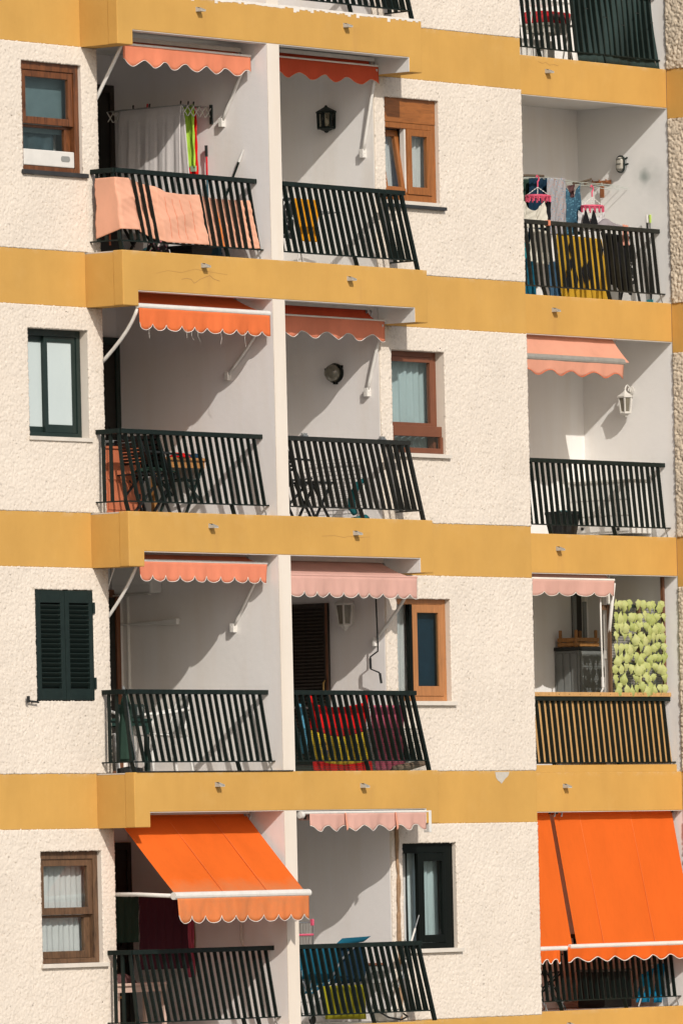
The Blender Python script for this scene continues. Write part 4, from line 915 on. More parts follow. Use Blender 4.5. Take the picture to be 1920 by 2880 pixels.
def x_stool(label, cx, y, z, w, d, h, mat, topmat, cat='stool', name='folding_stool'):
    t = thing(name, label, cat, (cx, y, z))
    for yy in (y, y + d):
        b = MB(); b.bar((cx - w / 2, yy, z), (cx + w / 2, yy, z + h), .025, .02); obj('leg', b, mat, t)
        b = MB(); b.bar((cx + w / 2, yy + .022, z), (cx - w / 2, yy + .022, z + h), .025, .02); obj('leg', b, mat, t)
    b = MB(); b.box(cx - w / 2 - .03, cx + w / 2 + .03, y - .03, y + d + .03, z + h, z + h + .025); obj('seat', b, topmat, t, bevel=.006)
p = at(408, 696, .1); x_stool('black folding stool with crossed legs under the orange cloth', p.x, .0, zf, .28, .25, .32, M['black'], M['black'])
p = at(455, 696, .3); b = MB(); b.grid(lambda a, c: (p.x + (.16 - .03 * c) * math.cos(a * 6.283), .35 + (.10 - .03 * c) * math.sin(a * 6.283) + .01 * math.sin(a * 25 + c * 9), zf + .30 * c), 20, 8)
t = obj('shopping_bag', b, M['flowers'], label='flowered bag standing on the floor beside the folding stool', cat='bag', smooth=True, solid=.004)
b = MB(); b.tube([(p.x - .07, .3, zf + .29), (p.x - .05, .3, zf + .40), (p.x + .05, .3, zf + .40), (p.x + .07, .3, zf + .29)], .007, 6); obj('bag_handle', b, M['floral'], t)
b = MB(); b.lathe([(.09, 0), (.12, .05), (.10, .12), (.04, .15)], (at(412, 690, .55).x, .6, zf), 12); t = obj('watering_can', b, M['tealplastic'], label='teal watering can on the floor behind the folding stool', cat='watering can', smooth=True)
c0 = at(412, 690, .55).x; b = MB(); b.tube([(c0 - .1, .6, zf + .04), (c0 - .22, .6, zf + .17)], [.018, .012], 8); obj('spout', b, M['tealplastic'], t)
b = MB(); b.tube([(c0 + .09, .6, zf + .04), (c0 + .16, .6, zf + .1), (c0 + .1, .6, zf + .17), (c0 + .02, .6, zf + .15)], .01, 6); obj('handle', b, M['tealplastic'], t)

# ---------------------------------------------------------------- folding chair, table, plastic chair builders
def chair(label, c, z, rot, mat, slats=6, w=.44, h=.86, cush=None, group=None, tall=0):
    """slatted folding chair, front towards local -Y"""
    R = Matrix.Rotation(rot, 3, 'Z'); O = Vector((c[0], c[1], z)); T = lambda x, y, zz: O + R @ Vector((x, y, zz))
    t = thing('folding_chair', label, 'chair', O, group)
    for sx in (-1, 1):
        x = sx * w / 2; b = MB(); b.bar(T(x, -.22, 0), T(x, .20, h), .03, .02, side=R @ Vector((1, 0, 0))); obj('leg', b, mat, t)
        x -= sx * .03; b = MB(); b.bar(T(x, .26, 0), T(x, -.2, .45), .03, .02, side=R @ Vector((1, 0, 0))); obj('leg', b, mat, t)
        x += sx * .03; b = MB(); b.bar(T(x, -.2, .64), T(x, .15, .66), .04, .02, side=R @ Vector((1, 0, 0))); obj('armrest', b, mat, t)
    for k in range(slats):
        zz = .52 + (h - .53) * (k + .5) / slats; yy = -.22 + .42 * zz / h; b = MB(); b.bar(T(-w / 2, yy, zz), T(w / 2, yy, zz), .016, (h - .53) / slats * .72, side=R @ Vector((0, 1, -.4))); obj('back_slat', b, mat, t)
    for k in range(6):
        yy = -.2 + .4 * (k + .5) / 6; b = MB(); b.bar(T(-w / 2 + .02, yy, .44 - .03 * k / 6), T(w / 2 - .02, yy, .44 - .03 * k / 6), .05, .015, side=R @ Vector((0, 1, 0))); obj('seat_slat', b, mat, t)
    if cush:
        b = MB(); b.grid(lambda a, q: T((a - .5) * w * .9, -.2 + .40 * q, .46 + .05 * math.sin(math.pi * a) ** .5 * math.sin(math.pi * q) ** .5), 10, 10); obj('seat_cushion', b, M[cush], t, smooth=True, solid=.01)
        b = MB(); b.grid(lambda a, q: T((a - .5) * w * .86, -.22 + .42 * (.5 + .34 * q) / h - .03 - .04 * math.sin(math.pi * a) ** .5 * math.sin(math.pi * q) ** .5, .5 + .34 * q), 10, 10); obj('back_cushion', b, M[cush], t, smooth=True, solid=.01)
    return t
def plain_table(label, x0, x1, y0, y1, z, h, mat, topmat=None, leg=.05, apron=.08):
    t = thing('table', label, 'table', ((x0 + x1) / 2, (y0 + y1) / 2, z))
    b = MB(); b.box(x0, x1, y0, y1, z + h - .028, z + h); obj('tabletop', b, topmat or mat, t, bevel=.004)
    i = .03
    b = MB(); b.box(x0 + i, x1 - i, y0 + i, y0 + i + .02, z + h - .028 - apron, z + h - .0285); b.box(x0 + i, x1 - i, y1 - i - .02, y1 - i, z + h - .028 - apron, z + h - .0285); b.box(x0 + i, x0 + i + .02, y0 + i + .02, y1 - i - .02, z + h - .028 - apron, z + h - .0285); b.box(x1 - i - .02, x1 - i, y0 + i + .02, y1 - i - .02, z + h - .028 - apron, z + h - .0285); obj('apron', b, mat, t)
    for x in (x0 + i - .004, x1 - i - leg + .004):
        for y in (y0 + i - .004, y1 - i - leg + .004):
            b = MB(); b.box(x, x + leg, y, y + leg, z, z + h - .029); obj('leg', b, mat, t, bevel=.003)
    return t
def plastic_chair(label, c, z, rot):
    R = Matrix.Rotation(rot, 3, 'Z'); O = Vector((c[0], c[1], z)); T = lambda x, y, zz: O + R @ Vector((x, y, zz)); mt = M['whiteplastic']
    t = thing('plastic_chair', label, 'chair', O, 'white plastic chairs')
    b = MB(); b.grid(lambda a, q: T((a - .5) * .44, -.22 + .42 * q, .43 - .03 * q - .012 * math.sin(math.pi * a)), 8, 8); obj('seat', b, mt, t, smooth=True, solid=.012)
    def P(a, q): 
        wd = .22 * (1 - .25 * q * q) if q < .85 else .22 * (1 - .25 * q * q) * math.sqrt(max(0.05, 1 - ((q - .85) / .15) ** 2 * .8))
        x = (a - .5) * 2 * wd; return T(x, .2 + .12 * q - .05 * (2 * a - 1) ** 2, .42 + .42 * q)
    b = MB(); b.grid(P, 14, 14); bk = obj('backrest', b, mt, t, smooth=True, solid=.012)
    b = MB(); pts = [P(0, q / 12) for q in range(13)] + [P(k / 8, 1) for k in range(9)] + [P(1, 1 - q / 12) for q in range(13)]; b.tube(pts, .014, 8); obj('back_rim', b, mt, bk, smooth=True)
    for sx in (-1, 1):
        for yy, y2, zz in ((-.2, -.23, .42), (.2, .25, .40)):
            b = MB(); b.bar(T(sx * .21, yy, zz), T(sx * .235, y2, 0), .045, .03); obj('leg', b, mt, t, bevel=.006)
        b = MB(); b.tube([T(sx * .23, -.22, .42), T(sx * .25, -.22, .55), T(sx * .255, -.17, .64), T(sx * .25, .05, .66), T(sx * .215, .25, .70)], .018, 8); obj('armrest', b, mt, t, smooth=True)
    return t
# ---------------------------------------------------------------- left column, second balcony: table and chairs
zf = F_(1); p, q = at(433, 1290, .45), at(597, 1292, .45)
plain_table('honey coloured wooden table behind the railing', p.x, q.x, .45, 1.05, zf, .66, M['honey'])
for i, (u, m, l) in enumerate(((505, 'flagred', 'folded red cloth lying on the wooden table'), (540, 'navy', 'folded dark blue cloth lying on the wooden table'), (522, 'peach', 'small peach cloth lying on the wooden table'), (562, 'mauve', 'folded dark maroon cloth lying on the wooden table'))):
    pc = at(u, 1290, .5 + .06 * i); b = MB(); b.grid(lambda a, c: (pc.x + (a - .5) * .2, pc.y + (c - .5) * .16, zf + .662 + (.05 + .012 * math.sin(a * 9 + i)) * math.sin(math.pi * a) ** .4 * math.sin(math.pi * c) ** .4), 12, 8)
    obj('folded_cloth', b, M[m], label=l, cat='cloth', smooth=True, solid=.004)
p = at(540, 1440, .9); chair('black folding chair with pale cushions behind the wooden table', (p.x, 1.25), zf, math.radians(0), M['black'], cush='creamcloth')
p = at(610, 1440, .4); chair('black folding chair at the right end of the wooden table', (p.x - .1, .75), zf, math.radians(-100), M['greenal'], slats=4)
p = at(405, 1440, .2); chair('tall black folding chair with dark jacket left of the wooden table', (p.x - .05, .05), zf, math.radians(95), M['black'], cush='dkgreen')
p = at(360, 1440, .0); chair('black folding chair pushed against the left end of the railing', (p.x + .12, -.08), zf, math.radians(80), M['black'], slats=8, h=.80)
p, q = at(298, 1260, .25), at(330, 1260, .25)
t = thing('side_cupboard', 'orange red cupboard behind the left end of the railing', 'cupboard', (q.x, .5, zf))
x0, x1 = at(297, 1260, .12).x, at(396, 1260, .12).x
b = MB(); b.box(x0, x1, .12, .5, zf + .02, zf + .70); obj('carcass', b, M['orangebox'], t, bevel=.004)
b = MB(); b.box(x0 - .01, x1 + .02, .10, .52, zf + .70, zf + .725); obj('cupboard_top', b, M['orangebox'], t)
for z0_, z1_ in ((.05, .34), (.37, .68)): b = MB(); b.box(x0 + .02, x1 - .02, .108, .119, zf + z0_, zf + z1_); d_ = obj('cupboard_door', b, M['orangebox'], t, bevel=.003); b = MB(); b.box(x1 - .07, x1 - .05, .092, .107, zf + (z0_ + z1_) / 2 - .03, zf + (z0_ + z1_) / 2 + .03); obj('handle', b, M['black'], d_)
for k in range(2):
    b = MB(); b.box(x0 + .1 + .03 * k, x0 + .72 + .03 * k, .14, .46, zf + .727 + .035 * k, zf + .757 + .035 * k); obj('folded_lounger', b, M['greyplastic' if k else 'black'], label=('flat grey board on the orange cupboard', 'flat black board under the grey one on the orange cupboard')[1 - k], cat='board', bevel=.008)

# ---------------------------------------------------------------- left column, third balcony: air conditioner, tube lamp, white chairs
zf = F_(2)
t = thing('air_conditioner', 'white wall mounted air conditioner in the corner of the balcony', 'air conditioner', (XDL, 1.4, -6.3))
b = MB(); b.box(XDL - .20, XDL - .002, 1.10, YBACK - .002, -6.27, -5.93); obj('casing', b, M['whiteplastic'], t, bevel=.02)
b = MB(); b.box(XDL - .21, XDL - .202, 1.13, YBACK - .03, -6.18, -5.97); obj('front_panel', b, M['whiteplastic'], t, bevel=.006)
b = MB(); b.bar((XDL - .20, 1.12, -6.285), (XDL - .20, YBACK - .02, -6.285), .05, .012); obj('air_flap', b, M['cassette'], t)
b = MB(); b.lathe([(.012, 0), (.012, .006)], (XDL - .2115, 1.44, -6.21), 10, (-1, 0, 0)); obj('indicator', b, M['black'], t)
p, q = on(503, 1748, XDL - .05), on(333, 1754, XDL - .05)
t = thing('tube_lamp', 'white tapered tube lamp below the air conditioner', 'lamp', (XDL, p.y, p.z))
b = MB(); b.box(XDL - .03, XDL - .001, p.y + .1, q.y - .25, p.z - .015, p.z + .02); obj('lamp_base', b, M['whitemetal'], t)
b = MB(); b.prism([(XDL - .031, p.y, p.z - .03), (XDL - .031, p.y, p.z + .032), (XDL - .031, p.y + .15, p.z + .03), (XDL - .031, p.y + .3, p.z + .012), (XDL - .031, q.y, p.z + .005), (XDL - .031, q.y, p.z - .012), (XDL - .031, p.y + .25, p.z - .03)], (-.06, 0, 0)); obj('lamp_cover', b, M['whiteplastic'], t, bevel=.008)
b = MB(); b.tube([(XDL - .012, YBACK - .08, zf + .02), (XDL - .012, YBACK - .08, -6.3)], .018, 8); part('wall_pipe', b, M['slabwhite'])
p = at(480, 2172, .35); plastic_chair('white plastic chair with rounded woven back facing the dark table', (p.x + .06, .5), zf, math.radians(-118))
p = at(318, 2172, .1); plastic_chair('white plastic chair half hidden at the left end of the railing', (p.x + .02, .42), zf, math.radians(112))
p, q = at(316, 2025, .35), at(484, 2025, .35)
plain_table('dark green garden table between the white plastic chairs', max(p.x, -4.76), q.x, .62, 1.25, zf, .60, M['greenplastic'], leg=.045, apron=.05)
p = at(375, 2010, .8); b = MB(); b.box(p.x - .14, p.x + .14, .75, .95, zf + .603, zf + .76); t = obj('cool_box', b, M['greenal'], label='dark box standing on the green garden table', cat='box', bevel=.02)
b = MB(); b.box(p.x - .0, p.x + .09, .742, .749, zf + .64, zf + .73); obj('box_label', b, M['greyplastic'], t)
p = at(372, 2172, -.15); t = thing('folded_parasol', 'folded dark green parasol propped behind the left corner of the railing', 'parasol', (p.x, -.12, zf))
b = MB(); b.tube([(p.x, -.12, zf + .05), (p.x - .06, -.1, zf + .92)], .016, 8); obj('pole', b, M['steel'], t)
b = MB(); b.lathe([(.025, .84), (.05, .75), (.085, .35), (.10, .15), (.07, .12)], (p.x - .03, -.1, zf), 9); obj('folded_canopy', b, M['dkgreen'], t)
b = MB(); b.lathe([(.14, 0), (.14, .05), (.03, .07)], (p.x, -.12, zf), 14); obj('parasol_base', b, M['black'], t)
b = MB(); b.bar((p.x + .02, -.2, zf + .03), (p.x - .12, -.18, zf + .82), .02, .012); obj('strut', b, M['steel'], t)

# ---------------------------------------------------------------- left column, lowest balcony: laundry in the shade
zf = F_(3)
t = thing('clothes_line', 'pale clothes line stretched under the extended awning', 'clothes line', (-3.6, .9, -9.5))
b = MB(); b.tube([(XLI + .01, .75, -9.52), (-3.6, .75, -9.56), (XDL - .01, .75, -9.52)], .005, 5); b.tube([(XLI + .01, .95, -9.52), (-3.6, .95, -9.56), (XDL - .01, .95, -9.52)], .005, 5); obj('line', b, M['cord'], t)
def hang(label, u0, u1, Y, z0, z1, mat, n, seed, name='hanging_cloth'):
    a, c = at(u0, 2600, Y), at(u1, 2600, Y)
    return cloth(label, 'cloth', [(a.x, Y, z0), (c.x, Y, z0), (c.x, Y, z1), (a.x, Y, z1)], mat, n, .022, name, seed=seed)
hang('dark green cloth hanging left on the line under the extended awning', 326, 392, .75, -9.55, -10.05, 'dkgreen', 3, 1)
hang('wide plum coloured sheet hanging under the extended awning', 392, 530, .75, -9.55, -10.35, 'plum', 6, 2)
hang('narrow purple cloth hanging beside the plum sheet', 528, 544, .73, -9.55, -10.45, 'magenta', 2, 3)
hang('beige towel hanging right on the line under the extended awning', 548, 604, .75, -9.55, -10.55, 'beige', 3, 4)
b = MB(); p, q = on(678, 2575, XDL - .05), on(684, 2662, XDL - .05); b.tube([(p.x, p.y, -9.2), p, on(677, 2630, XDL - .05), on(679, 2650, XDL - .05), q, q + Vector((0, -.05, -.02))], .012, 6); obj('crank_rod', b, M['cassette'], label='thin pale crank rod hanging under the extended awning', cat='crank rod')
p, q = at(330, 2752, .25), at(476, 2752, .25)
plain_table('pale pink side table behind the lowest left railing', max(-4.76, p.x), q.x, .25, .6, zf, .52, simple('pale pink paint', (.55, .40, .33), .6), leg=.04, apron=.07)
p = at(345, 2740, .4); b = MB(); b.grid(lambda a, c: (p.x + (a - .5) * .3, .42 + (c - .5) * .2, zf + .523 + .10 * math.sin(math.pi * a) ** .5 * math.sin(math.pi * c) ** .5 + .01 * math.sin(a * 30)), 14, 10); obj('crumpled_cloth', b, M['mauve'], label='crumpled dark red cloth on the pale pink table', cat='cloth', smooth=True, solid=.004)
x_stool('wooden folding stool under the pale pink table', -4.5, .32, zf, .26, .2, .36, M['honey'], M['honey'])

# ---------------------------------------------------------------- middle column, first balcony
zf = F_(0); Y = .25
p, q = at(797, 545, Y), at(958, 560, Y); zt_ = zf + .66
t = thing('drying_rack', 'white wire drying rack carrying the amber cloth', 'drying rack', (p.x + .5, Y, zf))
b = MB()
for k in range(9): b.tube([(p.x - .1, Y + .06 * k, zt_), (q.x - .04, Y + .06 * k, zt_ - .0)], .0045, 5)
obj('wires', b, M['steel'], t, kind=None)
b = MB(); b.tube([(q.x - .04, Y - .02, zt_), (q.x, Y + .24, zt_), (q.x - .04, Y + .5, zt_)], .007, 6); obj('end_hoop', b, M['steel'], t)
for yy in (Y, Y + .48):
    b = MB(); b.bar((at(832, 735, Y).x, yy, zf), (at(860, 600, Y).x, yy, zt_), .014, .014); obj('leg', b, M['whitemetal'], t); b = MB(); b.bar((at(858, 735, Y).x, yy + .015, zf), (at(825, 600, Y).x, yy + .015, zt_), .014, .014); obj('leg', b, M['whitemetal'], t)
cloth('amber yellow cloth hanging on the white drying rack', 'cloth', pxc([(824, 556), (893, 562), (892, 680), (838, 677)], Y - .02), 'amber', 4, .015, 'amber_cloth', seed=5)
cloth('black cloth with white dots hanging beside the amber one', 'cloth', pxc([(793, 552), (823, 556), (824, 672), (796, 668)], Y - .02), 'polka', 3, .012, 'dotted_cloth', seed=6)

# ---------------------------------------------------------------- middle column, second balcony
zf = F_(1)
p = at(826, 1445, .1); chair('black slatted folding chair folded against the dividing wall', (p.x - .03, .16), zf, math.radians(70), M['black'], slats=9, h=.9)
p = at(900, 1450, .1); x_stool('black folding stool in front of the white wire airer', p.x - .05, .02, zf, .30, .24, .40, M['black'], M['black'])
a, c = on(848, 1297, -.1), on(1018, 1293, -.1); zb_ = zf + .06
t = thing('drying_rack', 'flat white wire airer leaning against the balcony wall', 'drying rack', (-.1, a.y, zf))
b = MB(); b.tube([(-.1, a.y, zb_), (-.06, a.y, a.z), (-.06, c.y, a.z), (-.1, c.y, zb_), (-.1, a.y, zb_)], .009, 6); obj('rack_frame', b, M['whitemetal'], t)
b = MB(); n = 15
for k in range(1, n): z = zb_ + (a.z - zb_) * k / n; b.tube([(-.1 + .04 * k / n, a.y, z), (-.1 + .04 * k / n, c.y, z)], .003, 4)
for k in range(1, 4): y = a.y + (c.y - a.y) * k / 4; b.tube([(-.1, y, zb_), (-.06, y, a.z)], .004, 4)
obj('wires', b, M['greymetal'], t)
p = on(1003, 1445, -.35); pts = [on(u, v, -.3) for u, v in ((1022, 1350), (1005, 1362), (995, 1385), (988, 1405), (990, 1430), (998, 1446))]
b = MB(); b.tube(pts, [.025, .035, .04, .04, .045, .03], 8); o = obj('teal_bag', b, M['teal'], label='rolled teal plastic bag leaning by the white wire airer', cat='bag', smooth=True)
b = MB(); b.tube([(p.x - .05, p.y, zf + .02), (p.x + .1, p.y - .05, zf + .05), (p.x + .16, p.y - .02, zf + .03)], .03, 7); obj('bag_end', b, M['teal'], o)
for i, u in enumerate((855, 1074)):
    pc = at(u, 1226, -.31); t = thing('rail_clamp', ('metal clamp on the worn railing near the dividing wall', 'metal clamp on the worn railing near the brown framed window')[i], 'clamp', (pc.x, -.31, zf + .88), 'clamps on the worn railing')
    z = zf + .881; b = MB(); b.box(pc.x - .045, pc.x + .045, -.335, -.285, z, z + .012); b.box(pc.x - .03, pc.x - .01, -.33, -.29, z + .012, z + .035); b.box(pc.x + .01, pc.x + .03, -.33, -.29, z + .012, z + .035); obj('clamp_body', b, M['steel'], t)
    b = MB(); b.tube([(pc.x - .04, -.31, z + .025), (pc.x + .04, -.31, z + .025)], .012, 8); obj('clamp_bolt', b, M['greymetal'], t)

# ---------------------------------------------------------------- middle column, third balcony: flag, towel, net, crank
zf = F_(2); Y = -.06
t = thing('drying_rack', 'low drying rack hidden behind the flag and the magenta towel', 'drying rack', (-1, .1, zf))
zr = at(950, 1990, Y).z
b = MB()
for k in range(5): b.tube([(XDR + .02, Y + .09 * k, zr), (-.02, Y + .09 * k, zr)], .005, 5)
obj('wires', b, M['steel'], t)
for x in (-2.0, -.3):
    b = MB(); b.bar((x - .15, Y + .05, zf), (x + .15, Y + .05, zr - .01), .016, .016); obj('leg', b, M['steel'], t); b = MB(); b.bar((x + .15, Y + .3, zf), (x - .15, Y + .3, zr - .01), .016, .016); obj('leg', b, M['steel'], t)
A, B, C_, D_ = pxc([(872, 1978), (1026, 1975), (1050, 2168), (884, 2168)], Y - .02)
def flag(a, c):
    p = A.lerp(B, a).lerp(D_.lerp(C_, a), c); p.y += .02 * math.sin(a * 19 + c * 3) * (.4 + c) + .008 * math.sin(a * 43 + c * 8); p.z -= .09 * math.sin(math.pi * a) * (1 - .4 * c) * (1 if c > .001 else .55); return p
t = thing('flag', 'red and yellow striped flag with a crest hung on the low drying rack', 'flag', (-1.6, Y, zf))
for nm_, c0, c1, m in (('flag_stripe', 0, .40, 'flagred'), ('flag_stripe', .40, .83, 'flagyellow'), ('flag_stripe', .83, 1, 'flagred')):
    b = MB(); b.grid(lambda a, c: flag(a, c0 + (c1 - c0) * c), 44, 10); obj(nm_, b, M[m], t, smooth=True, solid=.003)
for ex, ez, dx, m1 in ((872, 1975, -22, 'flagred'), (1026, 1972, 22, 'flagred')):
    p = at(ex, ez, Y - .06); s_ = 1 if dx > 0 else -1
    b = MB(); b.grid(lambda a, c: (p.x + s_ * ((a - .5) * .05 + .02 * c * s_) + (.05 * c if s_ > 0 else .13 * c), Y - .06 - .015 * math.sin(a * 7), p.z + .06 - .36 * c + .02 * a), 6, 8); obj('flag_corner', b, M[m1], t, smooth=True, solid=.003)
def crest(mt, pts, nm_):
    b = MB(); V = [flag(a, c) + Vector((0, -.012, 0)) for a, c in pts]; b._add(V, [tuple(range(len(V)))]); obj(nm_, b, mt, t)
cw = simple('crest white', (.5, .5, .46), .9); cr_ = simple('crest red', (.35, .02, .02), .9); cp = simple('crest dark', (.09, .07, .12), .9); cg = simple('crest gold', (.55, .30, .03), .9)
crest(cr_, [(.16, .55), (.21, .55), (.21, .64), (.16, .64)], 'crest_shield'); crest(cg, [(.21, .55), (.26, .55), (.26, .64), (.21, .64)], 'crest_shield'); crest(cp, [(.16, .64), (.26, .64), (.25, .70), (.21, .73), (.17, .70)], 'crest_shield')
crest(cg, [(.16, .54), (.15, .49), (.185, .515), (.21, .48), (.235, .515), (.27, .49), (.26, .54)], 'crest_crown')
for a in (.115, .285): crest(cw, [(a, .53), (a + .025, .53), (a + .025, .73), (a, .73)], 'crest_pillar')
cloth('magenta towel hanging between the flag and the brown framed window', 'towel', pxc([(1042, 1984), (1136, 1984), (1142, 2168), (1062, 2168)], Y), 'magenta', 5, .02, 'magenta_towel', seed=8)
cloth('light blue cloth hanging left of the flag', 'cloth', pxc([(838, 1980), (856, 1980), (868, 2120), (850, 2120)], Y), 'skyblue', 2, .015, 'blue_cloth', seed=9)
zt_ = zf + .46; b = MB(); yn = -.345
def netp(x, z): return Vector((x, -.385 + .075 * (z - zf - .1) / .75 + .05, z))
for k in range(126): x = XDR + .01 + .02 * k; b.bar(netp(x, zf + .005), netp(x + .006 * math.sin(k), zt_), .0028, .0016)
for k in range(24): z = zf + .01 + .02 * k; b.bar(netp(XDR + .01, z), netp(.18, z), .0016, .0028)
t = thing('netting', 'fine green plastic netting behind the lower half of the flag railing', 'netting', (-1, -.34, zf)); obj('net_mesh', b, M['greenplastic'], t, kind='stuff')
b = MB(); b.tube([netp(XDR + .01, zt_), netp(.18, zt_)], .004, 5); obj('net_edge', b, M['greenplastic'], t)
p, q = at(1112, 2160, -.15), at(1184, 2150, -.15); b = MB(); b.tube([(p.x, -.12, zf + .03), ((p.x + q.x) / 2, -.15, zf + .05), (q.x, -.2, zf + .09)], [.03, .045, .03], 10); obj('rolled_mat', b, M['beige'], label='rolled pale mat on the floor below the magenta towel', cat='mat', smooth=True)
b = MB(); X_ = -.14
b.tube([on(1055, 1640, X_), on(1057, 1690, X_), on(1062, 1810, X_), on(1062, 1832, X_), on(1041, 1848, X_), on(1042, 1882, X_), on(1066, 1892, X_), on(1070, 1906, X_)], .009, 6)
o = obj('awning_crank', b, M['black'], label='black crank handle hanging from the pink awning', cat='crank handle', smooth=True)
for a_, c_ in (((1041, 1852), (1042, 1881)), ((1068, 1894), (1072, 1922))): b = MB(); b.tube([on(*a_, X_), on(*c_, X_)], .014, 8); obj('grip', b, M['black'], o)

# ---------------------------------------------------------------- middle column, lowest balcony
zf = F_(3); Y = .1
p, q = at(815, 2592, .15), at(880, 2590, .15)
t = thing('wire_trolley', 'tall wire shopping trolley with pink handle beside the dividing wall', 'trolley', (p.x, .15, zf))
z1_ = at(875, 2595, .15).z; x0, x1 = p.x - .1, q.x; b = MB()
for k in range(11): x = x0 + (x1 - x0) * k / 10; b.tube([(x - .03, .15, zf + .1), (x, .15, z1_)], .003, 4)
for k in range(9): z = zf + .12 + (z1_ - zf - .12) * k / 8; b.tube([(x0 - .03, .15, z), (x1 - .02, .15, z), (x1 - .02, .5, z)], .003, 4)
obj('wires', b, M['steel'], t)
b = MB(); b.tube([(x1 - .05, .15, zf + .05), (x1, .15, z1_ - .03), (x1 - .04, .15, z1_), (x0, .15, z1_)], .009, 8); obj('trolley_frame', b, M['steel'], t, smooth=True)
zh = at(870, 2630, .13).z; b = MB(); b.tube([(x0, .13, zh), (x1 - .03, .13, zh)], .012, 8); b.box(x1 - .05, x1 - .02, .12, .15, zh + .10, zh + .17); obj('trolley_handle', b, M['pinkplastic'], t)
for x in (x0 + .05, x1 - .05): b = MB(); b.lathe([(.05, -.012), (.05, .012)], (x, .15, zf + .05), 14, (0, 1, 0)); obj('wheel', b, M['black'], t)
def cushion(pts, th, mat, name, parent=None, **k):
    P = [Vector(p) for p in pts]; nm_ = (P[1] - P[0]).cross(P[3] - P[0]).normalized(); b = MB()
    for s_ in (1, -1): b.grid(lambda a, c: P[0].lerp(P[1], a).lerp(P[3].lerp(P[2], a), c) + nm_ * s_ * (th / 2) * (math.sin(math.pi * a) * math.sin(math.pi * c)) ** .35, 14, 14)
    return obj(name, b, M[mat], parent, smooth=True, **k)
t = thing('beach_chair', 'folded blue padded beach chair standing behind the railing', 'chair', (at(980, 2870, .2).x, .2, zf))
cushion(pxc([(962, 2640), (1043, 2634), (1022, 2650), (936, 2664)], .12), .06, 'bluecloth', 'head_cushion', t)
cushion([at(838, 2670, .12), at(945, 2660, .12), at(965, 2760, .2), at(850, 2800, .2)], .08, 'bluecloth', 'back_cushion', t)
cushion([at(950, 2660, .2), at(1025, 2658, .2), at(1030, 2760, .25), at(960, 2770, .25)], .07, 'navy', 'seat_cushion', t)
b = MB(); b.tube([at(870, 2866, .05), at(960, 2700, .1), at(1000, 2660, .15)], .012, 8); b.tube([at(922, 2876, .02), at(895, 2850, .04), at(850, 2760, .1)], .012, 8); obj('chair_frame', b, M['steel'], t, smooth=True)
M['dots'] = printed('dotted band', (.02, .13, .22), [(.6, .55, .25), (.5, .5, .45), (.02, .13, .22)], 30)
b = MB(); V = [at(862, 2790, .06), at(945, 2745, .08), at(948, 2757, .08), at(864, 2803, .06)]; b._add(V, [(0, 1, 2, 3)]); obj('trim_band', b, M['dots'], t, solid=.006)
cushion([at(905, 2775, .0), at(1022, 2770, .0), at(1030, 2868, .0), at(915, 2868, .0)], .16, 'acid', 'beach_bag', label='yellow green bag on the floor below the blue beach chair', cat='bag')
t = bpy.data.objects['beach_bag']; b = MB(); b.tube([at(935, 2778, -.03), at(945, 2750, -.03), at(985, 2748, -.03), at(995, 2776, -.03)], .01, 6); obj('bag_handle', b, M['navy'], t)
p = at(1089, 2858, -.1); b = MB(); b.lathe([(.12, 0), (.165, .06), (.185, .13), (.19, .135), (.18, .125), (.155, .06), (.11, .012)], (p.x, -.1, zf), 20); o = obj('basin', b, M['whitemetal'], label='white enamel basin on the floor of the lowest middle balcony', cat='basin', smooth=True)
b = MB(); b.tube([(p.x - .19, -.1, zf + .13), (p.x - .17, -.25, zf + .05), (p.x, -.29, zf + .02), (p.x + .17, -.25, zf + .05), (p.x + .19, -.1, zf + .13)], .011, 6); obj('basin_handle', b, M['black'], o, smooth=True)
p = at(1052, 2790, .2); t = thing('small_grill', 'small grey metal grill behind the lowest middle railing', 'grill', (p.x, .2, zf))
b = MB(); b.box(p.x - .12, p.x + .22, .12, .36, zf + .42, zf + .62); obj('grill_body', b, M['greymetal'], t, bevel=.01); b = MB(); b.box(p.x - .13, p.x + .23, .10, .38, zf + .622, zf + .645); obj('grill_lid', b, M['brown3'], t)
for dx in (-.1, .19):
    for y in (.14, .33): b = MB(); b.box(p.x + dx, p.x + dx + .02, y, y + .02, zf, zf + .419); obj('leg', b, M['steel'], t)
p0, p1 = at(1178, 2575, -.12), at(1156, 2650, -.12); d = (p1 - p0) / (p1.z - p0.z); b = MB(); b.tube([p0, p0.lerp(p1, .5)], .006, 6); o = obj('fishing_rod', b, M['steel'], label='thin silver rod leaning in front of the black framed window', cat='rod')
b = MB(); b.tube([p0.lerp(p1, .5), p0 + d * (zf + .02 - p0.z)], .011, 8); obj('rod_handle', b, M['whitemetal'], o)
for u, v, l in ((1148, 2740, 'crumpled silver foil strip tied near the corner of the railing'),):
    p = at(u - 20, v, -.2); b = MB(); rr = random.Random(2); b.tube([(p.x + rr.uniform(-.02, .02), -.22, p.z + .15 - .03 * k) for k in range(12)], [.006 + rr.uniform(0, .008) for _ in range(12)], 5); obj('foil_strip', b, M['steel'], label=l, cat='strip')

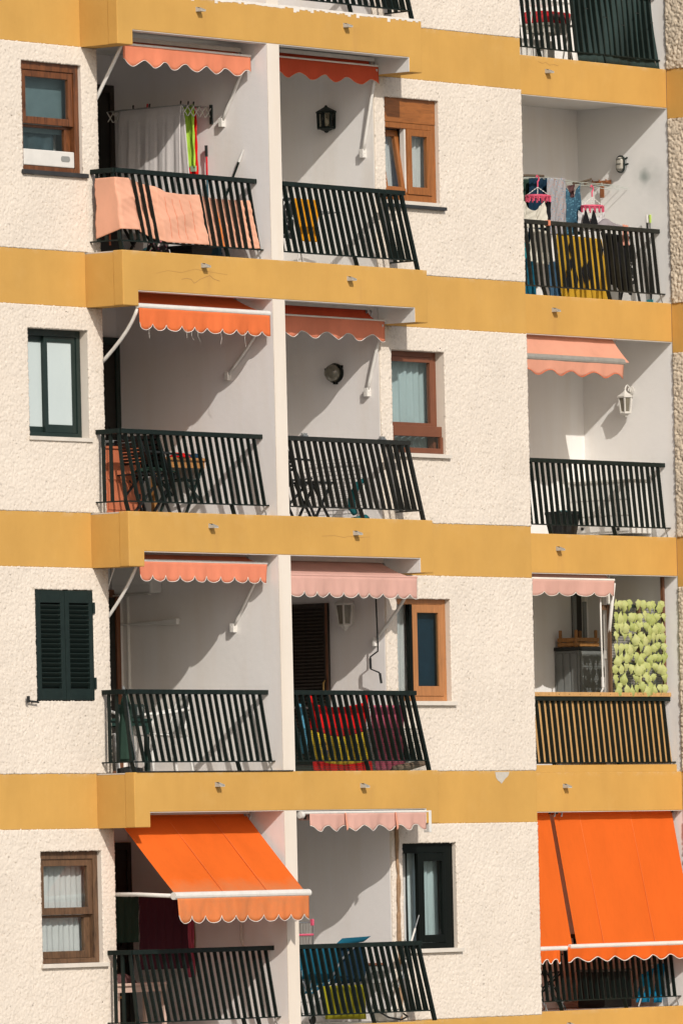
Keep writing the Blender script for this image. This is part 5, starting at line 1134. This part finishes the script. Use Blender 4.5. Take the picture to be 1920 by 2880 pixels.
# ---------------------------------------------------------------- right column, topmost balcony: rack, basket and green mat
zf = F_(-1); Y = 1.55
p, q = at(1478, 60, Y), at(1620, 60, Y)
t = thing('drying_rack', 'white drying rack behind the topmost right railing', 'drying rack', (p.x, Y, zf)); zr = zf + .72; b = MB()
for k in range(8): b.tube([(p.x - .4, Y + .07 * k, zr), (q.x, Y + .07 * k, zr)], .006, 5)
obj('wires', b, M['whitemetal'], t)
for y in (Y, Y + .5):
    for x, e in ((p.x + .02, .12), (p.x + .14, -.12), (q.x - .3, .25), (q.x - .05, -.25)):
        b = MB(); b.bar((x, y + (.015 if e < 0 else 0), zf), (x + e, y + (.015 if e < 0 else 0), zr), .014, .014); obj('leg', b, M['whitemetal'], t)
p, q = at(1528, 30, 1.75), at(1606, 40, 1.75)
plain_table('small grey table carrying the red tray on the topmost right balcony', p.x, q.x, 1.72, 2.1, zf, .5, M['cassette'], leg=.03)
b = MB(); b.box(p.x + .0, q.x - .02, 1.74, 2.05, zf + .505, zf + .64); t = obj('tray', b, M['redplastic'], label='red plastic tray on the small grey table', cat='tray', bevel=.015)
b = MB(); b.box(p.x + .1, q.x - .15, 1.733, 1.7395, zf + .54, zf + .61); obj('tray_label', b, M['mauve'], t)
p, q = at(1470, 140, 2.0), at(1560, 140, 2.0); b = MB(); b.box(p.x - .1, q.x, 2.0, 2.3, zf, zf + .33); t = obj('low_cabinet', b, M['whiteplastic'], label='low white box on the floor of the topmost right balcony', cat='box', bevel=.01)
b = MB(); b.box(p.x + .05, q.x - .06, 1.992, 1.9995, zf + .05, zf + .28); obj('box_door', b, M['whiteplastic'], t, bevel=.004)
p, q = at(1614, 90, 1.30), at(1840, 120, 1.30); b = MB()
def mat_fn(a, c): z = zf + .84 - .83 * c; return Vector((p.x + (q.x - p.x) * a + .03 * c, 1.335 - .07 * c + .006 * math.sin(a * 60) + .02 * math.sin(a * 7 + c * 3), z + .006 * math.sin(a * 40)))
b.grid(mat_fn, 60, 14); M['greenmat'] = simple('dark green woven mat', (.016, .034, .032), .85, .45, 5, .4, 50, stretch=(1, 1, .2)); o = obj('screening_mat', b, M['greenmat'], label='dark green woven mat tied inside the topmost right railing', cat='mat', smooth=True, solid=.006)
for i in range(5):
    pp = mat_fn(.1 + .2 * i, .25 + .1 * (i % 3)); b = MB(); b.box(pp.x - .03, pp.x + .03, pp.y - .10, pp.y - .09, pp.z - .004, pp.z + .004); obj('tie', b, M['black'], o)

# ---------------------------------------------------------------- right column, second balcony: laundry
zf = F_(0); Y = 1.75
t = thing('clothes_line', 'pale cords strung between two bare branches on the laundry balcony', 'clothes line', (5.4, Y, -1.8))
a, c = at(1440, 496, Y), at(1528, 494, Y); e, g_ = at(1612, 515, Y), at(1662, 503, Y + .1)
b = MB(); b.tube([a, a.lerp(c, .5) + Vector((0, 0, .01)), c], [.018, .015, .014], 7); obj('branch', b, M['stick'], t); b = MB(); b.tube([e, e.lerp(g_, .5) + Vector((0, 0, -.008)), g_], [.016, .014, .012], 7); obj('branch', b, M['stick'], t)
b = MB()
for k, dy in enumerate((0, .12, .25)): b.tube([(a.x, Y + dy, a.z), (c.x, Y + dy, c.z - .01), (e.x, Y + dy, e.z + .02), (g_.x + .2, Y + dy, g_.z - .06), (XRR - .01, Y + dy, g_.z - .09)], .004, 5)
obj('cord', b, M['cord'], t)
def hangR(label, q, Yh, mat, n, seed, name='hanging_cloth', cat='cloth', amp=.02): return cloth(label, cat, pxc(q, Yh), mat, n, amp, name, seed=seed)
hangR('dark navy dress hanging behind the left pink peg hanger', [(1488, 500), (1539, 500), (1542, 680), (1488, 680)], Y + .12, 'navy', 4, 1, amp=.03)
hangR('dark green shirt hanging at the left end of the laundry line', [(1462, 505), (1487, 502), (1487, 600), (1465, 600)], Y + .2, 'dkgreen', 2, 2)
hangR('grey cloth with small coloured print hanging on the line', [(1538, 498), (1590, 500), (1593, 660), (1544, 660)], Y, 'batik', 2, 3, amp=.012)
cloth('blue patterned sarong knotted on the laundry line', 'cloth', pxc([(1590, 520), (1627, 514), (1630, 660), (1590, 660)], Y + .02), 'bluepaisley', 2.5, .04, 'sarong', seed=4, sagtop=.16)
hangR('small maroon cloth showing above the blue sarong', [(1594, 522), (1616, 518), (1612, 560), (1600, 560)], Y + .16, 'mauve', 2, 5)
ringpeg = MB(); ringpeg.box(-.006, .006, -.007, .007, -.055, 0); ringpeg.box(-.012, .012, -.004, .004, -.012, .004); ringpeg = ringpeg.mesh('peg'); ringpeg.materials.append(M['pinkplastic'])
def peg_hanger(label, u, v, Yh, r, hook_v, n=16):
    c = at(u, v, Yh); top = at(u - 2, hook_v, Yh).z
    t = thing('peg_hanger', label, 'hanger', c, 'pink sock hangers')
    b = MB(); pts = [(c.x + r * math.cos(k * .2618), c.y + r * .7 * math.sin(k * .2618), c.z) for k in range(25)]; b.tube(pts, .013, 6, caps=False); b.bar((c.x - r, c.y, c.z), (c.x + r, c.y, c.z), .012, .012); b.bar((c.x, c.y - r * .7, c.z), (c.x, c.y + r * .7, c.z), .012, .012); obj('hanger_ring', b, M['pinkplastic'], t)
    apex = Vector((c.x, c.y, top - .12))
    for k in range(4):
        a = .785 + k * 1.5708; e = Vector((c.x + r * math.cos(a), c.y + r * .7 * math.sin(a), c.z)); b = MB(); m = 10
        for j in range(m): b.bar(apex.lerp(e, j / m), apex.lerp(e, (j + .8) / m), .009 if j % 2 else .004, .004 if j % 2 else .009)
        obj('chain', b, M['whiteplastic'], t)
    b = MB(); b.tube([apex, apex + Vector((0, 0, .06)), apex + Vector((.025, 0, .085)), apex + Vector((.02, 0, .12)), apex + Vector((-.01, 0, .135)), apex + Vector((-.025, 0, .11))], .009, 6); obj('hook', b, M['pinkplastic'], t)
    for k in range(n): a = 2 * math.pi * k / n + .1; link('peg', ringpeg, None, t, loc=(c.x + r * math.cos(a), c.y + r * .7 * math.sin(a), c.z - .01))
    return c
peg_hanger('left pink peg hanger with a cream cloth clipped to it', 1512, 551, 1.56, .175, 496)
peg_hanger('right pink peg hanger with white and black cloths clipped to it', 1665, 580, 1.62, .16, 524, 14)
cloth('cream cloth clipped to the left pink peg hanger', 'cloth', pxc([(1470, 562), (1530, 563), (1538, 640), (1470, 640)], 1.50), 'creamcloth', 2, .025, 'cream_cloth', seed=6, sagtop=.12)
hangR('narrow black sock hanging right of the cream cloth', [(1538, 566), (1549, 567), (1548, 680), (1536, 680)], 1.52, 'blackcloth', 1, 7, 'black_sock', 'sock')
cloth('white vest clipped to the right pink peg hanger', 'vest', pxc([(1628, 590), (1702, 590), (1700, 650), (1632, 650)], 1.60), 'whitecloth', 2, .03, 'white_vest', seed=8, sagtop=.10)
for i, (u, l) in enumerate(((1650, 'left of two small black cloths clipped to the right pink peg hanger'), (1672, 'right of two small black cloths clipped to the right pink peg hanger'))):
    A0, B0, C0 = at(u - 4, 590, 1.53), at(u + 12, 636, 1.53), at(u - 12, 636, 1.53); b = MB(); b.prism([A0, A0 + Vector((.02, 0, 0)), B0, C0], (0, .012, 0)); obj('black_cloth', b, M['blackcloth'], label=l, cat='cloth', bevel=.004)
p, q = on(1642, 515, XRR - .02), on(1717, 509, XRR - .02)
t = thing('hook_board', 'wooden hook board on the wall under the oval lamp', 'hook board', (XRR, p.y, p.z))
b = MB(); b.box(XRR - .024, XRR - .007, q.y, p.y, p.z - .03, p.z + .015); obj('board', b, M['pegwood'], t, bevel=.003)
for k in range(4): y = q.y + (p.y - q.y) * (k + .4) / 4; b = MB(); b.tube([(XRR - .024, y, p.z), (XRR - .06, y, p.z - .01), (XRR - .065, y, p.z + .025)], .008, 6); obj('hook', b, M['pegwood'], t)
p = on(1692, 520, XRR - .06); b = MB(); b.box(XRR - .068, XRR - .05, p.y - .03, p.y + .03, p.z - .15, p.z - .01); o = obj('clothes_brush', b, M['pegwood'], label='narrow wooden brush hanging from the hook board', cat='brush', bevel=.006)
b = MB(); b.tube([(XRR - .06, p.y, p.z - .01), (XRR - .06, p.y, p.z + .03)], .005, 5); obj('brush_loop', b, M['cord'], o)
cloth('mustard yellow blanket hanging behind the laundry balcony railing', 'blanket', pxc([(1564, 656), (1690, 672), (1722, 848), (1582, 838)], 1.42), 'mustard', 6, .018, 'mustard_blanket', seed=9)
rr = random.Random(12); o = bpy.data.objects['mustard_blanket']
for i in range(9):
    u, v = rr.uniform(1590, 1700), rr.uniform(690, 800); A0 = at(u, v, 1.38); b = MB(); w_ = rr.uniform(.05, .12); b.prism([(A0.x, 1.385, A0.z + w_), (A0.x + w_ * .5, 1.385, A0.z - .02), (A0.x + .01, 1.385, A0.z - w_ * 1.6), (A0.x - w_ * .4, 1.385, A0.z)], (0, .004, 0)); obj('black_motif', b, M['blackcloth'], o)
hangR('black cardigan hanging over the right part of the mustard blanket', [(1688, 652), (1768, 664), (1776, 830), (1716, 800)], 1.46, 'blackcloth', 4, 10, 'black_cardigan', 'cardigan')
p = at(1722, 632, 1.5); b = MB(); b.grid(lambda a, c: (p.x - .28 + .52 * a, 1.52 + .14 * (c - .5), p.z - .05 + (.10 + .03 * math.sin(a * 7)) * math.sin(math.pi * min(1, a * 1.05)) ** .5 * math.sin(math.pi * c) ** .5 + .006 * math.sin(a * 29 + c * 9)), 26, 12); obj('crumpled_shirt', b, M['lilac'], label='crumpled lilac grey shirt heaped above the laundry railing', cat='shirt', smooth=True, solid=.005)
hangR('narrow peach towel hanging right of the lilac shirt', [(1750, 630), (1768, 634), (1770, 690), (1752, 690)], 1.44, 'peach', 2, 11, 'peach_towel', 'towel')
hangR('faded jeans hanging low behind the laundry railing', [(1534, 735), (1572, 735), (1580, 838), (1545, 836)], 1.5, 'denim', 3, 12, 'jeans', 'jeans')
hangR('deep blue cloth hanging at the left end of the laundry railing', [(1460, 730), (1506, 735), (1508, 840), (1460, 836)], 1.48, 'bluecloth', 4, 13, 'deep_blue_cloth')
hangR('cream patterned cloth hanging left behind the laundry railing', [(1490, 640), (1540, 650), (1545, 745), (1492, 735)], 1.5, 'creamcloth', 3, 14)
p = at(1480, 700, 1.6); b = MB(); b.box(p.x - .3, p.x + .08, 1.55, 1.85, zf + .45, zf + .6); t = obj('laundry_crate', b, M['tealplastic'], label='turquoise laundry crate behind the left end of the laundry railing', cat='crate', bevel=.015)
b = MB(); b.box(p.x - .32, p.x + .1, 1.53, 1.87, zf + .6, zf + .63); obj('crate_rim', b, M['tealplastic'], t)
b = MB(); b.box(p.x - .31, p.x + .09, 1.53, 1.9, zf, zf + .445); obj('hamper', b, M['navy'], label='dark blue hamper under the turquoise crate', cat='hamper', bevel=.02)
p = at(1784, 840, 1.5); t = thing('folded_stroller', 'black folded frame with patterned seat near the end of the laundry railing', 'folded frame', (p.x, 1.5, zf))
b = MB(); b.tube([(p.x - .3, 1.5, zf), (p.x - .02, 1.5, zf + .66)], .016, 6); b.tube([(p.x + .14, 1.52, zf), (p.x - .08, 1.52, zf + .7)], .016, 6); b.tube([(p.x - .25, 1.54, zf), (p.x + .0, 1.7, zf + .5)], .014, 6); obj('frame_tube', b, M['black'], t)
cushion([(p.x - .1, 1.5, zf + .7), (p.x + .02, 1.5, zf + .7), (p.x + .05, 1.5, zf + .25), (p.x - .07, 1.5, zf + .22)], .05, 'polka', 'frame_seat', t)
for i, (u, m, l) in enumerate(((1818, 'whiteplastic', 'mop with white topped black pole at the end of the laundry balcony'), (1827, 'limeplastic', 'mop with lime topped grey pole at the end of the laundry balcony'))):
    p0 = at(u, 603, 1.42 + .015 * i); p1 = Vector((p0.x + .10, 1.45 + .015 * i, zf + .02)); t = thing('mop', l, 'mop', p1)
    b = MB(); b.tube([p0, p0.lerp(p1, .09)], .016, 8); obj('grip', b, M[m], t); b = MB(); b.tube([p0.lerp(p1, .09), p1], .014, 8); obj('pole', b, M['black' if i == 0 else 'greymetal'], t)
    b = MB(); b.box(p1.x - .06, p1.x + .06, p1.y - .03, p1.y + .03, zf, zf + .06); obj('mop_head', b, M['tealplastic'], t)
pt = at(1539, 630, 1.32); b = MB(); b.tube([(pt.x + .035 * math.cos(k * .785), 1.32 + .036 * math.sin(k * .785), zf + .855 + .0 * k) for k in range(9)], .0, 6) if 0 else b.box(pt.x - .02, pt.x + .02, 1.285, 1.355, zf + .822, zf + .888); obj('rail_tie', b, M['aw_coral'], label='coral strip tied round the top of the laundry railing', cat='tie', bevel=.008)

# ---------------------------------------------------------------- right column, third balcony
zf = F_(1)
x0 = 6.70; y0 = on(1770, 1360, x0).y; y1 = on(1600, 1365, x0).y; zt_ = on(1700, 1358, x0).z
t = thing('side_cabinet', 'white low cabinet with drawers against the balcony wall', 'cabinet', (x0, y0, zf))
b = MB(); b.box(x0, XRR - .006, y0, y1, zf + .06, zt_); obj('carcass', b, M['whiteplastic'], t, bevel=.005)
b = MB(); b.box(x0 - .02, XRR - .006, y0 - .02, y1 + .01, zt_ + .001, zt_ + .03); obj('cabinet_top', b, M['cassette'], t, bevel=.004)
hz = (zt_ - zf - .1) / 3
for k in range(3): b = MB(); b.box(x0 - .014, x0 - .001, y0 + .02, y1 - .02, zf + .08 + hz * k + .008, zf + .08 + hz * (k + 1) - .008); d_ = obj('drawer', b, M['whiteplastic'], t, bevel=.003)
for u in (1637, 1738):
    pk = on(u, 1488, x0 - .02); b = MB(); b.lathe([(.018, 0), (.02, .015), (.004, .02)], (x0 - .0145, pk.y, pk.z), 10, (-1, 0, 0)); obj('knob', b, M['black'], t)
p = at(1584, 1510, 1.5); b = MB(); b.lathe([(.15, 0), (.20, .24), (.215, .25), (.215, .28), (.19, .28), (.18, .2)], (p.x, 1.5, zf), 18); o = obj('bucket', b, M['black'], label='black plastic tub on the floor behind the railing', cat='tub', smooth=False)
b = MB(); b.lathe([(.17, .22), (.12, .28), (.03, .30)], (p.x, 1.5, zf), 12); obj('tub_contents', b, M['tealplastic'], o)

# ---------------------------------------------------------------- right column, fourth balcony: cabinet, crate, trellis of leaves, boarded railing
zf = F_(2)
xc = at(1628, 1825, 2.1).x; zt_ = at(1628, 1822, 2.1).z; x1 = xc + .46
t = thing('plastic_cabinet', 'grey plastic garden cabinet with black top behind the leaf trellis', 'cabinet', (xc, 2.1, zf))
b = MB(); b.box(xc, x1, 2.1, 2.46, zf, zt_ - .03); obj('carcass', b, M['greyplastic'], t, bevel=.006)
b = MB(); b.box(xc - .015, x1 + .015, 2.085, 2.463, zt_ - .029, zt_ + .012); obj('cabinet_top', b, M['black'], t, bevel=.006)
b = MB(); b.box(xc + .015, xc + .445, 2.088, 2.099, zf + .03, zt_ - .05); d_ = obj('cabinet_door', b, M['greyplastic'], t, bevel=.006)
for k in range(3): b = MB(); b.box(xc - .010, xc - .0005, 2.13 + .105 * k, 2.21 + .105 * k, zf + .03, zt_ - .06); obj('side_panel', b, M['greyplastic'], t, bevel=.006)
p = at(1605, 1818, 2.2); x0 = xc + .02; t = thing('wooden_crate', 'small wooden crate with round posts on top of the grey cabinet', 'crate', (x0 + .2, 2.2, zt_))
for k in range(2):
    for y in (2.13, 2.40): b = MB(); b.box(x0 - .02, x0 + .42, y, y + .015, zt_ + .02 + .055 * k, zt_ + .065 + .055 * k); obj('crate_slat', b, M['honey'], t)
    for x in (x0 - .02, x0 + .405): b = MB(); b.box(x, x + .015, 2.146, 2.399, zt_ + .02 + .055 * k, zt_ + .065 + .055 * k); obj('crate_slat', b, M['honey'], t)
for x in (x0, x0 + .39):
    for y in (2.155, 2.385): b = MB(); b.lathe([(.02, 0), (.02, .19), (.015, .2)], (x, y, zt_ + .0125), 10); obj('corner_post', b, M['honey'], t)
for i, (dx, hh) in enumerate(((.10, .62), (.30, .55))): b = MB(); b.box(x0 + dx, x0 + dx + .05, 2.25, 2.28, zt_ + .014, zt_ + hh); obj('standing_board', b, M['greyplastic'], label=('taller grey board standing in the wooden crate', 'shorter grey board standing in the wooden crate')[i], cat='board')
p = at(1701, 1700, 1.40); b = MB(); b.box(p.x - .0, p.x + .075, 1.38, 1.43, zf, F_(1) - .39); t = thing('awning_post', 'white square post carrying the awning arm left of the leaf trellis', 'post', (p.x, 1.4, zf)); obj('post', b, M['whitemetal'], t, bevel=.004)
p = at(1690, 1709, 1.4); b = MB(); b.box(p.x - .04, p.x + .12, 1.36, 1.379, p.z - .03, p.z + .03); obj('post_clip', b, M['brown5'], t)
b = MB(); b.tube([at(1687, 1660, 1.25), at(1690, 1780, 1.28), at(1694, 1900, 1.3), at(1695, 1935, 1.3), at(1690, 1948, 1.3)], .011, 6); o = obj('crank_rod', b, M['whitemetal'], label='long white crank rod hanging beside the awning post', cat='crank rod', smooth=True)
b = MB(); b.tube([at(1694, 1905, 1.3), at(1695, 1934, 1.3)], .018, 8); obj('grip', b, M['whiteplastic'], o)
# trellis
Y = 1.32; zb_, zt_ = zf + .90, at(1800, 1698, Y).z; xa, xb = at(1720, 1800, Y).x, XRR - .06
t = thing('leaf_trellis', 'wooden trellis covered in rows of pale green artificial leaves', 'trellis', (xa, Y, zf + .9))
xm = at(1800, 1800, Y).x
for x, z1_, m in ((xa - .02, zt_ - .02, 'brown5'), (xm, zt_ + .02, 'brown5'), (xb + .0, zt_ + .42, 'doorbrown')): b = MB(); b.box(x - .02, x + .02, Y, Y + .035, zb_, z1_); obj('upright', b, M[m], t)
for k in range(4): z = zb_ + .03 + (zt_ - zb_ - .06) * k / 3; b = MB(); b.box(xa, xb - .02, Y + .036, Y + .05, z - .012, z + .012); obj('crossbar', b, M['greenal'], t)
b = MB()
for k in range(40): x = xa + (xb - xa) * (k + .5) / 40; b.bar((x, Y + .053, zb_), (x, Y + .053, zt_), .005, .003)
for k in range(36): z = zb_ + (zt_ - zb_) * (k + .5) / 36; b.bar((xa, Y + .058, z), (xb, Y + .058, z), .003, .005)
obj('net_mesh', b, M['greenplastic'], t, kind='stuff')
tl = NT('pale green leaf'); rn = tl.n.new('ShaderNodeObjectInfo')
tl.color(tl.mix(tl.noise(22, 4), tl.ramp(rn.outputs['Random'], [(0, (.30, .36, .08)), (.45, (.46, .50, .17)), (1, (.56, .57, .26))]), (.44, .47, .17))).rough(.6)
tt = tl.n.new('ShaderNodeBsdfTranslucent'); tt.inputs[0].default_value = (.40, .55, .08, 1); ms = tl.n.new('ShaderNodeMixShader'); ms.inputs[0].default_value = .2
tl.L(tl.b.outputs[0], ms.inputs[1]); tl.L(tt.outputs[0], ms.inputs[2]); tl.L(ms.outputs[0], tl.out.inputs[0])
leafs = []; rr = random.Random(8)
for k in range(7):
    w_, h_ = .047 + rr.uniform(-.006, .008), .138 + rr.uniform(-.02, .02); b = MB()
    prof = [(.12, 0), (.80, .09), (.66, .18), (1.0, .30), (.80, .44), (.60, .58), (.30, .78), (.03, 1)]
    if k % 2: prof = [(.03, 0), (.22, .16), (.55, .30), (.95, .48), (1, .64), (.80, .78), (.72, .88), (.25, .98)]
    V = []; 
    for wv, hv in prof:
        j = rr.uniform(-.22, .22); V += [((-wv + j) * w_, -.012 * math.sin(hv * 3) - .004, -hv * h_), (j * w_, -.03 * math.sin(math.pi * hv * .9) - .008, -hv * h_), ((wv + j) * w_, -.010 * math.sin(hv * 3 + 1) - .002, -hv * h_)]
    fs = []
    for i in range(len(prof) - 1): fs += [(3 * i, 3 * i + 1, 3 * i + 4, 3 * i + 3), (3 * i + 1, 3 * i + 2, 3 * i + 5, 3 * i + 4)]
    b._add(V, fs); me = b.mesh('leaf'); me.materials.append(tl.m); me.polygons.foreach_set('use_smooth', [True] * len(me.polygons)); leafs.append(me)
nr = 9
for rI in range(nr):
    z = zt_ + .0 - (zt_ - zb_ - .12) * rI / (nr - 1)
    if rI == 0: z += .01
    for k in range(11):
        x = xa + .01 + (xb - xa - .02) * (k + .5) / 11 + rr.uniform(-.02, .02)
        if rr.random() < .05: continue
        o = link('leaf', leafs[rr.randrange(7)], None, t, loc=(x, Y - .004 - rr.uniform(0, .02), z + .02 + rr.uniform(-.02, .02)))
        o.rotation_euler = (rr.uniform(-.2, .08), rr.uniform(-.2, .2), rr.uniform(-.75, -.05)); sc_ = rr.uniform(.85, 1.12); o.scale = (sc_ * rr.choice((1, -1)), sc_, sc_)
# tan boards behind the railing and the plank on top
tan = wood('tan boards', (.50, .29, .11), .85, 5, .6); M['tan'] = tan
t = thing('board_screen', 'tan plywood boards fixed behind the railing below the leaf trellis', 'boards', (5, 1.36, zf))
for k in range(4):
    xx0, xx1 = XCE + .05 + (XRR - .12 - XCE) * k / 4, XCE + .05 + (XRR - .12 - XCE) * (k + 1) / 4 - .003; b = MB()
    b.prism([(xx0, 1.341, zf + .83), (xx1, 1.341, zf + .83), (xx1 + (.05 if k == 3 else 0), 1.279, zf + .10), (xx0, 1.279, zf + .10)], (0, .015, 0)); obj('board', b, tan, t)
b = MB(); b.box(XCE + .05, XRR - .1, YR + .004, YR + .05, zf + .0, zf + .085); obj('kick_board', b, M['yellow'], t)
b = MB(); b.box(XCE + .02, XRR - .01, 1.28, 1.36, zf + .881, zf + .93); o = obj('top_plank', b, tan, label='long tan plank lying on top of the boarded railing', cat='plank', bevel=.004)
for k in range(14): b = MB(); b.box(4.3 + .2 * k, 4.31 + .2 * k, 1.2785, 1.2799, zf + .90, zf + .908); obj('nail', b, M['black'], o)

# ---------------------------------------------------------------- right column, lowest balcony: blue chair and boxes in the shade
zf = F_(3); p, q = at(1838, 2735, 1.5), at(1884, 2735, 1.5)
t = thing('beach_chair', 'bright blue fabric beach chair behind the lowest right railing', 'chair', (p.x, 1.6, zf))
M['brightblue'] = fabric('bright blue canvas', (.01, .20, .38), .08, .2)
b = MB(); b.grid(lambda a, c: (p.x + (q.x + .1 - p.x) * a, 1.45 + .06 * c + .02 * math.sin(math.pi * a), zf + .50 - .46 * c), 12, 10); obj('backrest', b, M['brightblue'], t, smooth=True, solid=.01)
cushion([(p.x - .25, 1.5, zf + .38), (p.x - .05, 1.46, zf + .45), (p.x - .1, 1.5, zf + .05), (p.x - .3, 1.55, zf + .05)], .06, 'brightblue', 'side_panel', t)
b = MB(); b.tube([(p.x - .32, 1.5, zf), (p.x - .1, 1.47, zf + .48), (p.x - .02, 1.44, zf + .5)], .012, 6); b.tube([(q.x + .12, 1.5, zf), (q.x + .1, 1.44, zf + .52), (p.x, 1.44, zf + .52)], .012, 6); obj('chair_frame', b, M['steel'], t)
p, q = at(1700, 2760, 1.7), at(1775, 2760, 1.7); b = MB(); b.box(p.x, q.x, 1.7, 2.1, zf, zf + .42); o = obj('storage_box', b, M['black'], label='black box left of the bright blue beach chair', cat='box', bevel=.01)
b = MB(); b.box(p.x - .01, q.x + .01, 1.69, 2.11, zf + .421, zf + .45); obj('box_lid', b, M['greyplastic'], o)
p = at(1560, 2800, 1.6); chair('dark folding chair at the left end of the lowest right balcony', (p.x, 1.75), zf, math.radians(30), M['black'], slats=5)
b = MB(); rr = random.Random(5)
for k in range(7): c_ = at(1535 + rr.uniform(-20, 50), 2790 + rr.uniform(-20, 40), 1.5); b.tube([c_, c_ + Vector((rr.uniform(-.06, .06), .03, rr.uniform(-.1, .04))), c_ + Vector((rr.uniform(-.1, .1), .0, rr.uniform(-.14, .0)))], .008, 5)
obj('cable_coil', b, M['steel'], label='tangle of pale cables behind the left end of the lowest right railing', cat='cables')
M['aw_seam'].name = 'orange canvas seam'
for nm_, ro, ba, xs in (('awning.003', (0, -8.70), (-.834, -9.56), [(-3.95, -3.97), (-3.2, -3.22)]), ('awning.011', (1.30, -8.70), (.99, -10.26), [(5.25, 5.27), (6.25, 6.28)])):
    seam(bpy.data.objects[nm_], ro, ba, xs)
bpy.context.view_layer.update()
